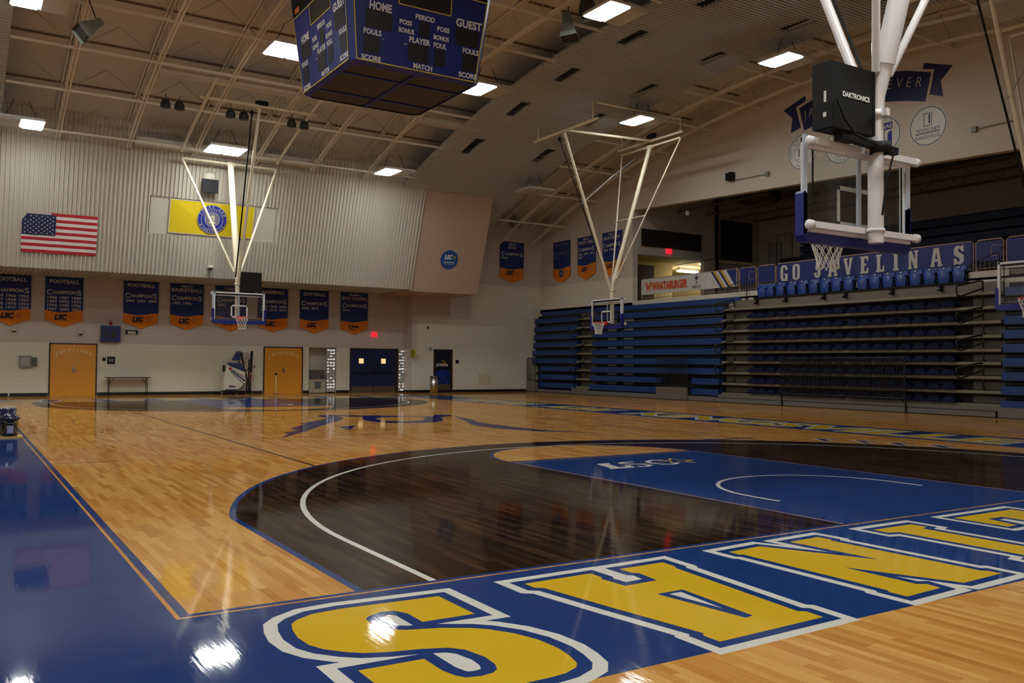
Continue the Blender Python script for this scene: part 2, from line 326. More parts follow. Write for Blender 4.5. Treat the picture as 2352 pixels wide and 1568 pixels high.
NL = [(3.96,-.35),(4.34,-.32),(4.75,-1.12),(4.69,-.32),(5.07,-.3),(5.08,-.42),(5.04,-.46),(5.07,-1.71),(5.11,-1.73),(5.11,-1.83),(4.62,-1.85),(4.3,-1.14),(4.31,-1.71),(4.37,-1.74),(4.35,-1.85),(3.96,-1.87),(3.96,-1.74),(3.99,-1.71),(3.99,-.48),(3.96,-.46)]
def gly(ch, x0, wd, y0=-.33, y1=-1.86):        # rotated half a turn: top of the letter points away from the court
    gw, lps = GL[ch]; return [[(x0+wd-(px/gw)*wd, y0+(y1-y0)*py) for px, py in lp] for lp in lps]
letter([SL]); letter(AL); letter([NL])
letter(gly('I', 5.77, .56)); letter(gly('L', 7.0, 1.02)); letter(gly('E', 8.7, 1.02)); letter(gly('V', 10.35, 1.2)); letter(gly('A', 12.1, 1.22)); letter(gly('J', 13.85, 1.05))
P([(2.7,-1.06),(2.8,-1.06),(2.75,-1.47)], WHITE)
# far apron word, half a turn from the near one
def spun(lps): return [[(W-a, Lc-b) for a, b in lp] for lp in lps]
for lps in ([SL], AL, [NL], gly('I', 5.77, .56), gly('L', 7.0, 1.02), gly('E', 8.7, 1.02), gly('V', 10.35, 1.2), gly('A', 12.1, 1.22), gly('J', 13.85, 1.05)): letter(spun(lps))
P([(W-a, Lc-b) for a, b in [(2.7,-1.06),(2.8,-1.06),(2.75,-1.47)]], WHITE)
# side apron words (read from the court, from the far end to the near end) and the emblem in the key
def word(txt, h, O, X, Y, width, mi, bold, shear=0):
    V, F, wd = T2(txt, bold, shear); sx = width/wd
    for q in F: P([(O[0]+X[0]*V[i][0]*sx+Y[0]*V[i][1]*h, O[1]+X[1]*V[i][0]*sx+Y[1]*V[i][1]*h) for i in q], mi)
for txt, yc, wd in (('TEXAS', 23.6, 5.2), ('A&M', 18.3, 3.2), ('KINGSVILLE', 9.6, 11.2)):
    word(txt, 1.35, (15.68, yc), (0,-1), (1,0), wd+.2, WHITE, .07); word(txt, 1.35, (15.68, yc), (0,-1), (1,0), wd, YEL, .03)
word('J', .9, (11.6, 7.2), (.25,-1), (1,.25), .5, SWO, .02, .3); 
for k, (cx_, cy_) in enumerate(((13.35,6.1),(13.7,5.45),(13.85,4.8),(14.15,4.15))):
    stroke([(cx_-.22,cy_-.2),(cx_+.1,cy_+.3),(cx_+.3,cy_-.05)], .2, WHITE); stroke([(cx_-.2,cy_-.17),(cx_+.1,cy_+.27),(cx_+.28,cy_-.05)], .12, SWO)
P([(6.78,4.96),(6.99,4.97),(6.99,4.91),(6.91,4.85),(6.81,4.49),(6.94,4.5),(7.01,4.62),(7.09,4.61),(7.01,4.37),(6.57,4.37),(6.58,4.43),(6.64,4.49),(6.74,4.89)], WHITE)
stroke([(7.44,4.93),(7.24,4.95),(7.13,4.86),(7.2,4.74),(7.36,4.62),(7.38,4.48),(7.24,4.39),(7.08,4.42)], .075, WHITE)
stroke([(8.0,4.9),(7.84,4.96),(7.66,4.88),(7.56,4.68),(7.62,4.48),(7.78,4.42),(7.94,4.5)], .075, WHITE)
stroke(star(.3, (8.12,4.72), .13, 1.2), .035, YEL, True)
stroke([(6.95,4.66),(7.3,4.68),(7.9,4.7)], .02, YEL)
for s_ in (1,):
    P([(W-a, Lc-b) for a, b in [(6.78,4.96),(6.99,4.97),(6.91,4.85),(6.81,4.49),(7.09,4.61),(7.01,4.37),(6.57,4.37)]], WHITE)
# partition
vs, fs, fm = [], [], []
for q in polys:
    if q[0] == 'fill':
        V = [Vector((p[0], p[1], 0)) for lp in q[1] for p in lp]
        for t in tessellate_polygon([[Vector((p[0], p[1], 0)) for p in lp] for lp in q[1]]):
            lp = [(V[i].x, V[i].y) for i in t]
            if area(lp) < 0: lp = lp[::-1]
            if area(lp) < 1e-7: continue
            fs.append(list(range(len(vs), len(vs)+3))); vs += lp; fm.append(q[2])
    else:
        lp, mi = q
        if area(lp) < 1e-7: continue
        fs.append(list(range(len(vs), len(vs)+len(lp)))); vs += lp; fm.append(mi)
ov, oe, of, _, _, orig = delaunay_2d_cdt([Vector(p) for p in vs], [], fs, 1, 1e-5)
fl = MB(); mi_ = [fm[max(o)] if o else 0 for o in orig]
fl.v = [(p.x, p.y, 0) for p in ov]; fl.f = [list(q) for q in of]; fl.m = mi_; fl.sm = [False]*len(of)
fl.f = [q if ((ov[q[1]].x-ov[q[0]].x)*(ov[q[2]].y-ov[q[0]].y)-(ov[q[2]].x-ov[q[0]].x)*(ov[q[1]].y-ov[q[0]].y)) > 0 else q[::-1] for q in fl.f]
struct(fl, 'floor', FM)
print('floor faces', len(of))

# ================================================================ SHELL
def wall_mat(name, upper, lower, test, rough_low=.18):
    M = bpy.data.materials.new(name); M.use_nodes = True; N = M.node_tree; L = N.links; Pn = N.nodes['Principled BSDF']
    g = N.nodes.new('ShaderNodeNewGeometry'); sp = N.nodes.new('ShaderNodeSeparateXYZ'); L.new(g.outputs['Position'], sp.inputs[0])
    def mth(op, a, b):
        q = N.nodes.new('ShaderNodeMath'); q.operation = op
        for i, t in enumerate((a, b)):
            if isinstance(t, (int, float)): q.inputs[i].default_value = t
            else: L.new(t, q.inputs[i])
        return q.outputs[0]
    fac = test(sp.outputs, mth)          # 1 = glazed block, 0 = painted upper wall
    br = N.nodes.new('ShaderNodeTexBrick'); br.offset = .5
    br.inputs['Scale'].default_value = 1; br.inputs['Brick Width'].default_value = .4; br.inputs['Row Height'].default_value = .2; br.inputs['Mortar Size'].default_value = .006
    cb = N.nodes.new('ShaderNodeCombineXYZ'); L.new(mth('ADD', sp.outputs[0], sp.outputs[1]), cb.inputs[0]); L.new(sp.outputs[2], cb.inputs[1]); L.new(cb.outputs[0], br.inputs['Vector'])
    def col(c):
        q = N.nodes.new('ShaderNodeMix'); q.data_type = 'RGBA'; L.new(br.outputs['Fac'], q.inputs[0])
        q.inputs[6].default_value = lin(c); q.inputs[7].default_value = tuple(v*.86 for v in lin(c)[:3])+(1,); return q.outputs[2]
    mx = N.nodes.new('ShaderNodeMix'); mx.data_type = 'RGBA'; L.new(fac, mx.inputs[0]); L.new(col(upper), mx.inputs[6]); L.new(col(lower), mx.inputs[7])
    L.new(mx.outputs[2], Pn.inputs['Base Color'])
    L.new(mth('SUBTRACT', .75, mth('MULTIPLY', fac, .75-rough_low)), Pn.inputs['Roughness'])
    b = N.nodes.new('ShaderNodeBump'); b.inputs['Strength'].default_value = .35; b.inputs['Distance'].default_value = .006; b.invert = True
    L.new(br.outputs['Fac'], b.inputs['Height']); L.new(b.outputs[0], Pn.inputs['Normal']); return M
UP, LOW = (200, 188, 182), (222, 216, 202)
M_wall = wall_mat('painted_block_far', UP, LOW, lambda o, m: m('LESS_THAN', o[2], 2.13))
M_wall2 = wall_mat('painted_block_right', UP, LOW, lambda o, m: m('MAXIMUM', m('LESS_THAN', o[2], 3.64), m('MULTIPLY', m('LESS_THAN', o[2], 5.48), m('GREATER_THAN', o[0], 20.9))))
M_side = mat('upper_side_wall', (202, 190, 178), .75, var=.04, scale=.7)
M_plain = mat('plain_wall_paint', (182, 158, 140), .8, var=.03)
M_corr = mat('ribbed_metal_paint', (198, 190, 178), .5, var=.04, scale=.6)
M_corr2 = mat('ribbed_ceiling_paint', (184, 184, 180), .6, var=.05, scale=.6)
M_deck = mat('roof_deck_paint', (202, 198, 192), .8, var=.05, scale=.5)
M_steel = mat('cream_steel_paint', (224, 216, 200), .5, var=.04)
M_dark = mat('dark_void', (16, 15, 15), .9)
M_black = mat('black_rubber_base', (14, 12, 12), .4)
M_recess = mat('balcony_wall_paint', (196, 186, 180), .85, var=.05)
YF = 34.5
wf = MB(); top = 10.6
wf.box((-10,YF,0),(12.76,YF+.3,top)); wf.box((14.1,YF,0),(17.9,YF+.3,top)); wf.box((12.76,YF,2.13),(14.1,YF+.3,top))
wf.box((12.56,YF+.3,0),(12.76,YF+.75,2.3)); wf.box((14.1,YF+.3,0),(14.3,YF+.75,2.3)); wf.box((12.56,YF+.7,0),(14.3,YF+.9,2.3)); wf.box((12.76,YF+.3,2.13),(14.1,YF+.7,2.3))
struct(wf, 'wall_far', M_wall)
wj = MB().box((17.6,33.6,0),(17.85,YF+.02,top)); struct(wj, 'wall_far_return', M_wall)
struct(MB().box((17.85,33.6,0),(25.4,33.9,10.4)), 'wall_far_right', M_wall2)
sw = MB(); sw.box((25.1,26.05,0),(25.4,33.6,11.6)); sw.box((25.1,-6,0),(25.3,26.05,4.2))
# beam wall over the balcony opening; its lower edge climbs gently toward the far end
zo = lambda y: 7.86+(y-8.46)*.0391
n = 16; ys = [-6+(26.05+6)*i/n for i in range(n+1)]
prof = [(y, zo(y)) for y in ys]+[(y, arch(max(y, -4))+1.0) for y in reversed(ys)]
sw.plate([prof], (25.4,0,0), (0,1,0), (0,0,1), .0); sw.plate([[(-a, b) for a, b in prof]], (25.1,0,0), (0,-1,0), (0,0,1), .0)
for i in range(n): sw.quad((25.1,ys[i],zo(ys[i])),(25.1,ys[i+1],zo(ys[i+1])),(25.4,ys[i+1],zo(ys[i+1])),(25.4,ys[i],zo(ys[i])))
struct(sw, 'wall_right', wall_mat('painted_block_side', (204, 192, 180), LOW, lambda o, m: m('LESS_THAN', o[2], 5.48), .3))
struct(MB().box((-10.3,-6.2,0),(-10,34.8,11.8)), 'wall_left', M_wall)
struct(MB().box((-10.3,-6.3,0),(34.3,-6,11.8)), 'wall_near', M_wall)
bb = MB()
for x0, x1 in ((-10,2.0),(3.8,10.6),(12.5,12.76),(14.1,14.74),(17.27,17.6)): bb.box((x0,YF-.02,0),(x1,YF,.13))
bb.box((17.58,33.6,0),(17.6,YF-.02,.13)); struct(bb, 'baseboard_far', M_black)
bb = MB(); bb.box((17.6,33.58,0),(18.75,33.6,.13)); bb.box((19.85,33.58,0),(24.3,33.6,.13)); struct(bb, 'baseboard_far_right', M_black)
# roof deck (arched) with seams; joists and bridging as its parts
def arcgrid(off, x0, x1, y0, y1, n):
    b = MB(); vs = []
    for i in range(n+1):
        y = y0+(y1-y0)*i/n; z = max(arch(y)+off, 9.15); vs += [(x0,y,z),(x1,y,z)]
    return b.add(vs, [(2*i, 2*i+2, 2*i+3, 2*i+1) for i in range(n)], 0, True)
deck = arcgrid(1.0, -10.3, 25.4, -6.3, 34.8, 48); deck.m = [0]*len(deck.f)
ceil = struct(deck, 'ceiling', M_deck)
M_purl = mat('deck_seam', (120, 102, 90), .8)
purl = MB()
for k in range(-2, 13):
    y = 26.17-1.32-2.62*(k-0); 
    if -4 < y < 33: purl.box((-10,y-.03,arch(y)+.94),(25.1,y+.03,arch(y)+1.0))
struct(purl, 'deck_seam', M_purl, ceil)
def joist(x, y0, y1):
    b = MB(); n = 24; ys = [y0+(y1-y0)*i/n for i in range(n+1)]
    for dx in (-.05, .05):
        for i in range(n): b.beam((x+dx,ys[i],arch(ys[i])+.03),(x+dx,ys[i+1],arch(ys[i+1])+.03), .055, .06)
        for i in range(n): b.beam((x+dx,ys[i],arch(ys[i])+.93),(x+dx,ys[i+1],arch(ys[i+1])+.93), .05, .06)
    m_ = 22; yy = [y0+(y1-y0)*i/m_ for i in range(m_+1)]
    for i in range(m_):
        ym = (yy[i]+yy[i+1])/2; b.tube([(x,yy[i],arch(yy[i])+.05),(x,ym,arch(ym)+.9),(x,yy[i+1],arch(yy[i+1])+.05)], .012, n=5, cap=False)
    struct(b, 'roof_joist', M_steel, ceil)
for k in range(6): joist(1.72+2.3*k, -.6, 29.25)
joist(22.4, -4, 33.4); joist(24.3, -4, 33.4)
br = MB(); diag = MB()
M_thin = mat('thin_steel_paint', (176, 158, 140), .6)
for k in range(-1, 11):
    y = 28.75-2.6*k; z = arch(y)
    for x0, x1 in ((0.0, 15.3), (21, 25.05)):
        if y < -1: continue
        br.box((x0,y-.035,z-.02),(x1,y+.035,z+.05))
    for xa in [1.72+2.3*q for q in range(6)]+[22.4]:
        for sx in (-1, 1): diag.tube([(xa,y,z+.05),(xa+sx*1.15,y,z+.9)], .012, n=4, cap=False)
    diag.tube([(24.3,y,z+.9),(25.05,y,z+.1)], .015, n=4, cap=False)
struct(br, 'bridging_bar', M_steel, ceil); struct(diag, 'bridging_rod', M_thin, ceil)
# broad light-gauge cross beams
cb = MB()
for x0, x1, y in ((4.0,10.9,24.2),(4.2,11.0,29.0),(13.2,16,24.5)):
    cb.box((x0,y-.22,arch(y)+.02),(x1,y+.22,arch(y)+.3))
struct(cb, 'cross_beam', M_corr, ceil)
# ribbed ceiling bands
def band(x0, x1, y0, y1, slots=(), x2=None, y2=None):
    b = MB(); p = .15; y = y0; xs = sorted({x0, x1} | {s[0]-.19 for s in slots} | {s[0]+.19 for s in slots} | ({x2} if x2 else set()))
    while y < (y2 or y1):
        z = lambda t: arch(t)
        pr = [(y, z(y)), (y+.06, z(y+.06)), (y+.07, z(y+.07)+.075), (y+.14, z(y+.14)+.075), (y+p, z(y+p))]
        for i in range(len(xs)-1):
            a, c = xs[i], xs[i+1]
            if y > y1 and (x2 is None or a < x2-.01): continue
            mid = (a+c)/2
            if any(abs(mid-s[0]) < .19 and abs(y+.07-s[1]) < .62 for s in slots): continue
            for j in range(4): b.quad((a,pr[j][0],pr[j][1]),(a,pr[j+1][0],pr[j+1][1]),(c,pr[j+1][0],pr[j+1][1]),(c,pr[j][0],pr[j][1]))
        y += p
    return b
slots = [(16.35, y) for y in (5.3,8.75,12.2,15.65,19.1,22.25,25.6)]+[(19.7, y) for y in (8.75,12.2,15.65,19.0,21.9,25.5)]
struct(band(15.1, 21.0, -4, 29.6, slots, 19.73, 32.75), 'trim_1', M_corr2, None, 'ribbed metal ceiling band with dark slots on the right')
struct(band(-9.9, -.02, -4, 29.6), 'trim_2', M_corr2, None, 'ribbed metal ceiling band at the far left edge')
for x, y in slots:
    v = MB(); z = arch(y)
    v.box((x-.2,y-.66,z+.12),(x+.2,y+.6,z+.14)); 
    o = v.build('ceiling_slot', M_dark);  # black plate above the hole; the shade inside is put into its colour
    tag(o, 'dark slot cut in the ribbed ceiling band on the right', 'ceiling slot', 'slots in the ribbed ceiling band')
# slanted ribbed wall over the far doors
fy = lambda z: 31-(z-4.78)*.33
tn = Vector((0, -.33, 1)).normalized(); nn = Vector((0, -1, -.33)).normalized()     # up along the slope, out toward the court
def slope(x, z, d=0): return Vector((x, fy(z), z))+nn*d
fb = MB(); pit = .147; x = -9.9
FP = (4.97, 9.78, 6.33, 7.68)
while x < 16.18:
    segs = [(4.78, 10.2)]
    if FP[0]-.05 < x+pit/2 < FP[1]+.05: segs = [(4.78, FP[2]), (FP[3], 10.2)]
    for z0, z1 in segs:
        pr = [(x, 0), (x+.085, 0), (x+.095, .06), (x+pit-.01, .06), (x+pit, 0)]
        for j in range(4):
            a, b = pr[j], pr[j+1]; fb.quad(slope(a[0],z0,a[1]), slope(b[0],z0,b[1]), slope(b[0],z1,b[1]), slope(a[0],z1,a[1]))
        fb.quad(slope(x+.095,z0,.06), slope(x+.085,z0,0), slope(x+pit,z0,0), slope(x+pit-.01,z0,.06))
    x += pit
fb.quad(slope(FP[0],FP[2],-.03), slope(FP[1],FP[2],-.03), slope(FP[1],FP[3],-.03), slope(FP[0],FP[3],-.03))
for q in ((FP[0],FP[2],FP[1],FP[2]),(FP[0],FP[3],FP[1],FP[3]),(FP[0],FP[2],FP[0],FP[3]),(FP[1],FP[2],FP[1],FP[3])):
    fb.quad(slope(q[0],q[1],-.03), slope(q[2],q[3],-.03), slope(q[2],q[3],.01), slope(q[0],q[1],.01))
struct(fb, 'wall_far_upper', M_corr)
# soffit: ribs run away from the court
sb = MB(); x = -9.9
while x < 16.18:
    pr = [(x, 0), (x+.09, 0), (x+.1, .035), (x+pit-.01, .035), (x+pit, 0)]
    for j in range(4): a, b = pr[j], pr[j+1]; sb.quad((a[0],31,4.78+a[1]),(a[0],YF,4.78+a[1]),(b[0],YF,4.78+b[1]),(b[0],31,4.78+b[1]))
    x += pit
struct(sb, 'trim_3', M_corr2)
bx = MB(); A = [slope(16.18,4.7), slope(19.73,4.7), slope(19.73,9.45), slope(16.18,9.45)]; Bk = [Vector((p.x, YF if p.x < 17 else 33.7, p.z)) for p in A]
bx.add(A+Bk, [(0,1,2,3),(1,5,6,2),(0,3,7,4),(0,4,5,1),(3,2,6,7)]); struct(bx, 'wall_far_box', M_plain)
# balcony shell
bs = MB(); bs.box((25.1,-6,4.1),(34.2,34,4.3)); struct(bs, 'floor_balcony', mat('balcony_concrete', (120,112,104), .7))
struct(MB().box((25.06,8.9,4.17),(25.1,26.0,4.36)), 'trim_4', mat('white_curb', (205,200,186), .5), None, 'white painted curb along the balcony edge')
bw = MB(); yA = 26.05
bw.box((29.6,yA,4.3),(30.55,yA+.25,10.5)); bw.box((25.4,yA,6.55),(29.6,yA+.25,10.5)); bw.box((30.55,yA+.5,4.3),(34.2,yA+.75,10.5)); bw.box((30.3,yA,4.3),(30.55,yA+.75,10.5))
struct(bw, 'wall_balcony_far', M_recess)
struct(MB().box((34,-6,4.3),(34.3,27,10.5)), 'wall_balcony_back', M_recess)
struct(MB().box((25.4,-6,9.7),(34.3,27,9.9)), 'ceiling_balcony', mat('balcony_ceiling', (130,120,112), .9))
hw = MB(); cream = mat('corridor_cream', (222,206,150), .7)
hw.box((25.4,28.0,4.3),(29.3,28.2,6.7)); hw.box((29.1,28.2,4.3),(29.3,yA+7.8,6.7)); hw.box((28.2,yA+7.6,4.3),(34,yA+7.8,6.7))
hw.box((25.4,yA+.25,4.25),(34,yA+7.8,4.3)); hw.box((25.4,yA+.25,6.55),(34,yA+7.8,6.7)); hw.box((33.9,yA+.75,4.3),(34.1,yA+7.8,6.7)); hw.box((25.36,yA+.25,4.3),(25.45,28.1,6.7))
struct(hw, 'wall_corridor', cream)
# balcony ceiling trusses
for k in range(5):
    b = MB(); x = 26.2+k*1.7
    b.beam((x,-5,8.75),(x,26,8.75), .08, .08); b.beam((x,-5,9.6),(x,26,9.6), .08, .08)
    for i in range(20): y = -5+i*1.55; b.tube([(x,y,8.75),(x,y+.78,9.6),(x,y+1.55,8.75)], .015, n=4, cap=False)
    struct(b, 'trim_%d' % (10+k), mat('balcony_truss', (96,84,74), .7), None, 'steel truss under the dark balcony roof')

# ================================================================ LAMPS
M_lens = bpy.data.materials.new('lit_fluorescent_lens'); M_lens.use_nodes = True
e = M_lens.node_tree.nodes['Principled BSDF']; e.inputs['Base Color'].default_value = (.9,.9,.86,1); e.inputs['Emission Color'].default_value = (.96, 1, .955, 1); e.inputs['Emission Strength'].default_value = LAMP
M_off = mat('unlit_lens', (190,188,180), .3); M_house = mat('white_lamp_housing', (198,196,190), .45)
M_wire = mat('dark_wire', (40,36,34), .6)
def fixture(x, y, state, label):
    z = arch(y)-.66
    g = empty('hanging_light', (x,y,z), label, 'light fixture', 'fluorescent lights under the roof')
    h = MB(); 
    h.box((x-.66,y-.62,z),(x+.66,y+.62,z+.09))
    h.build('housing', M_house, g)
    for s_, on in ((-1, state in ('on','left')), (1, state in ('on','right'))):
        q = MB(); q.box((x+s_*.33-.285,y-.57,z-.03),(x+s_*.33+.285,y+.57,z)); q.build('lens', M_lens if on else M_off, g)
    for dx in (-.5, .5): MB().tube([(x+dx,y,z+.09),(x+dx*.4,y,arch(y)+.1)], .012, n=5).build('hanger_wire', M_wire, g)
    return g
FX = {(0.5,27.3):('right','ceiling light near the flag corner with only its right half lit'),(0.5,20):('left','bright ceiling light at the top left corner, left of the horn speaker'),
 (7,27.3):('on','bright ceiling light just above the yellow banner'),(7,20):('on','bright ceiling light left of the scoreboard, partly hidden by it'),
 (13.7,27.3):('left','bright ceiling light where the slanted ribbed wall meets the ribbed ceiling'),(13.7,20):('left','bright ceiling light touching the right corner of the scoreboard'),
 (13.7,13.2):('left','bright ceiling light right of the hanging horn speakers'),(20.5,20):('left','bright ceiling light over the side basketball hoop frame'),
 (20.5,13.2):('left','bright ceiling light left of the black shot clock'),(20.5,27.3):('off','dark unlit ceiling light near the golf banner'),
 (20.5,6.35):('off','unlit ceiling light at the top right corner'),(0.5,13.2):('on','ceiling light over the court left of the scoreboard'),
 (0.5,6):('on','ceiling light over the near left court'),(7,6):('left','ceiling light over the near key'),(13.7,6):('off','ceiling light over the near right court'),
 (7,-1):('on','ceiling light above the near end line'),(0.5,-1):('on','ceiling light above the near left corner of the court'),(13.7,-1):('left','ceiling light above the near right corner of the court'),
 (-6,20):('on','unseen ceiling light added on the left to balance the light, far'),(-6,6):('on','unseen ceiling light added on the left to balance the light, near')}  # leftmost column lies out of view, added to balance the light
for (x, y), (st, lb) in FX.items(): fixture(x, y, st, lb)
# ================================================================ BACKSTOPS
M_pole = mat('white_powder_coat', (226, 222, 224), .35, var=.03, coat=.2)
M_polec = mat('cream_powder_coat', (226, 214, 190), .4, var=.05)
M_alu = mat('aluminium_strip', (196, 206, 222), .3, .3)
M_pad = mat('blue_edge_padding', (20, 34, 124), .4, var=.04)
M_rim = mat('orange_red_rim', (214, 52, 24), .4)
M_net = mat('white_net_cord', (232, 230, 222), .7)
M_blk = mat('black_metal', (13, 13, 14), .6, var=.1, spec=.25)
M_white = mat('white_lettering', (226, 226, 224), .6)
M_wt = mat('white_board_frame', (222, 226, 228), .45)
def glass_mat():
    M = bpy.data.materials.new('backboard_glass'); M.use_nodes = True; N = M.node_tree; L = N.links; out = N.nodes['Material Output']; N.nodes.remove(N.nodes['Principled BSDF'])
    t = N.nodes.new('ShaderNodeBsdfTransparent'); t.inputs[0].default_value = (.93,.95,.94,1); g = N.nodes.new('ShaderNodeBsdfGlossy'); g.inputs['Roughness'].default_value = .02
    lw = N.nodes.new('ShaderNodeLayerWeight'); pw = N.nodes.new('ShaderNodeMath'); pw.operation = 'POWER'; pw.inputs[1].default_value = 5; L.new(lw.outputs['Facing'], pw.inputs[0])
    fz = N.nodes.new('ShaderNodeMath'); fz.operation = 'MULTIPLY_ADD'; fz.inputs[1].default_value = .9; fz.inputs[2].default_value = .035; L.new(pw.outputs[0], fz.inputs[0]); mx = N.nodes.new('ShaderNodeMixShader'); L.new(fz.outputs[0], mx.inputs[0]); L.new(t.outputs[0], mx.inputs[1]); L.new(g.outputs[0], mx.inputs[2]); L.new(mx.outputs[0], out.inputs[0]); return M
M_glass = glass_mat()
def build_net(g, ry):
    b = MB(); n = 12; lv = [(.225, 3.04), (.205, 2.96), (.175, 2.87), (.145, 2.78), (.125, 2.69), (.135, 2.6)]
    for k in range(n):
        for s_ in (-1, 1):
            pts = []
            for i, (rr, z) in enumerate(lv):
                a = 2*PI*(k+s_*.5*(i))/n; pts.append((rr*math.cos(a), ry+rr*math.sin(a), z))
            b.tube(pts, .006, n=5, cap=False)
    return b.build('net', M_net, g)
def backstop(loc, rz, label, pole_m, pivot, strut, frame='y', full=True, bendz=4.5):
    """local frame: board faces +Y, origin on the floor under the board; pivot/strut = (y, z) of the roof ends"""
    g = bpy.data.objects.new('basketball_hoop', None); COL.objects.link(g); g.location = (loc[0], loc[1], 0); g.rotation_euler = (0,0,rz)
    tag(g, label, 'basketball hoop')
    b = MB(); b.box((-.88,-.01,2.94),(.88,.01,3.93)); b.build('backboard_glass', M_glass, g)
    b = MB()
    for q in ((-.915,2.9,-.865,3.97),(.865,2.9,.915,3.97),(-.915,3.92,.915,3.97),(-.915,2.9,.915,2.95)): b.box((q[0],-.03,q[1]),(q[2],.02,q[3]))
    b.build('board_frame', M_wt, g)
    b = MB()
    for q in ((-.305,3.05,-.255,3.51),(.255,3.05,.305,3.51),(-.305,3.46,.305,3.51),(-.305,3.05,.305,3.1)): b.box((q[0],.011,q[1]),(q[2],.014,q[3]))
    b.build('target_square', M_white, g)
    b = MB(); P0 = [(-.97,3.34),(-.97,2.88),(-.92,2.81),(.92,2.81),(.97,2.88),(.97,3.34),(.945,3.37),(.9,3.34),(.9,2.955),(-.9,2.955),(-.9,3.34),(-.945,3.37)]
    b.plate([[(-x, z) for x, z in P0]], (0,-.06,0), (-1,0,0), (0,0,1), .11); b.build('edge_padding', M_pad, g)
    rm = MB(); ry = .38; rm.tube([(.2285*math.cos(2*PI*k/28), ry+.2285*math.sin(2*PI*k/28), 3.05) for k in range(28)], .0095, n=8, closed=True)
    rm.box((-.09,.02,2.99),(.09,.04,3.1)); rm.beam((-.07,.02,3.03),(-.1,.2,3.045),.02,.03); rm.beam((.07,.02,3.03),(.1,.2,3.045),.02,.03); rm.box((-.1,.03,2.955),(.1,.16,3.045))
    for k in range(12):
        a = 2*PI*(k+.5)/12; rm.tube([(.2285*math.cos(a), ry+.2285*math.sin(a), 3.04), (.225*math.cos(a), ry+.225*math.sin(a), 3.02)], .004, n=4)
    rim = rm.build('rim', M_rim, g); build_net(rim, ry)
    for z, nm in ((3.9,'upper_rail'),(2.985,'lower_rail')):
        b = MB(); b.box((-.95,-.18,z-.035),(.95,-.1,z+.035))
        for s_ in (-1, 1): b.lathe([(.0,-.03),(.055,-.03),(.055,.03),(0,.03)], (s_*.95,-.14,z), (1,0,0), 8)
        b.box((-.9,-.1,z-.07),(.9,-.06,z-.02)); b.build(nm, M_pole, g)
    for x in (-.93, 0, .93):
        b = MB(); b.box((x-.03,-.06,2.9),(x+.03,-.035,3.99)); b.build('strip', M_alu, g)
    b = MB(); b.tube([(-.86,-.05,2.99),(.86,-.05,2.99)], .02); b.tube([(-.86,-.05,3.9),(.86,-.05,3.9)], .025); b.tube([(-.8,-.05,2.97),(-.8,-.05,3.9)], .01); b.tube([(.8,-.05,2.97),(.8,-.05,3.9)], .01)
    b.build('board_brace', M_blk, g)
    py, pz = pivot; z0 = bendz; y0 = -.27; sl = (py-y0)/(pz-z0)
    b = MB(); b.tube([(0,y0,2.84),(0,y0,2.86),(0,y0,z0-.25),(0,y0+sl*.05,z0),(0,y0+sl*.5,z0+.45)], [.085,.085,.085,.09,.1], n=20)
    b.tube([(0,y0+sl*.4,z0+.35),(0,py,pz)], .115 if full else .085, n=20); mast = b.build('mast', pole_m, g)
    b = MB(); b.lathe([(.085,-.04),(.105,-.04),(.105,.04),(.085,.04)], (0,y0,z0-.2), (0,0,1), 20); b.box((-.03,y0-.16,z0-.24),(.03,y0-.08,z0-.16)); b.lathe([(.09,-.02),(.1,-.02),(.1,.02),(.09,.02)], (0,y0,2.98), (0,0,1), 20); b.build('clamp', pole_m, mast)
    zb = z0+.25; yb = y0+sl*.25+.0; hx = 1.76
    for s_ in (-1, 1):
        b = MB(); b.tube([(s_*.12,yb-.02,zb),(s_*hx,py,pz-.05)], .045 if full else .03, n=12); b.build('side_brace', pole_m, g)
    b = MB(); b.tube([(-hx,py,pz),(hx,py,pz)], .045); b.box((-.14,py-.06,pz-.08),(.14,py+.06,pz+.06)); b.build('hinge_bar', pole_m, g)
    if frame == 'x':
        k = .45; xm = .12+(hx-.12)*k; zm = zb+(pz-zb)*k; ym = yb+(py-yb)*k; b = MB(); b.tube([(-xm,ym,zm),(xm,ym,zm)], .02); b.build('tie_bar', pole_m, g)
        b = MB(); b.tube([(.9,py,pz-.3),(.4,(py+strut[0])/2-.4,pz-1.4),(0,strut[0]*.6,strut[1]-2.6)], .012, n=5); b.build('stay_wire', M_alu, g)
    sy, sz = strut
    b = MB(); b.tube([(0,y0+.08,z0-.15),(0,sy,sz)], .055, n=12); b.build('folding_strut', pole_m, g)
    b = MB(); b.beam((.1,y0+.1,z0+.05),(.26,sy,sz-.25),.05,.012,up=(0,1,0)); b.lathe([(0,-.03),(.09,-.03),(.09,.03),(0,.03)],(.26,sy,sz-.2),(1,0,0),14); b.build('safety_strap', M_blk, g)
    b = MB(); b.tube([(-2.05,sy,sz+.07),(2.0,sy,sz+.07)], .055); b.build('roof_pipe', pole_m, g)
    if frame == 'y':
        e = sy+1.35
        for s_ in (-1, 1):
            ya, yb_ = py, e; Wd = (lambda yl: arch(loc[1]+(yl if rz == 0 else -yl)))
            n = 8; pts = [(s_*1.8, ya+(yb_-ya)*i/n, Wd(ya+(yb_-ya)*i/n)-.02) for i in range(n+1)]
            b = MB(); b.tube(pts, .05); b.build('roof_pipe', pole_m, g)
        b = MB(); b.tube([(-1.9,e-.35,Wd(e)-.0),(1.75,e-.35,Wd(e)-.02)], .045); b.build('roof_pipe', pole_m, g)
    else:
        b = MB(); b.tube([(-1.9,py,pz+.22),(2.0,py,pz+.22)], .05); b.build('roof_pipe', pole_m, g)
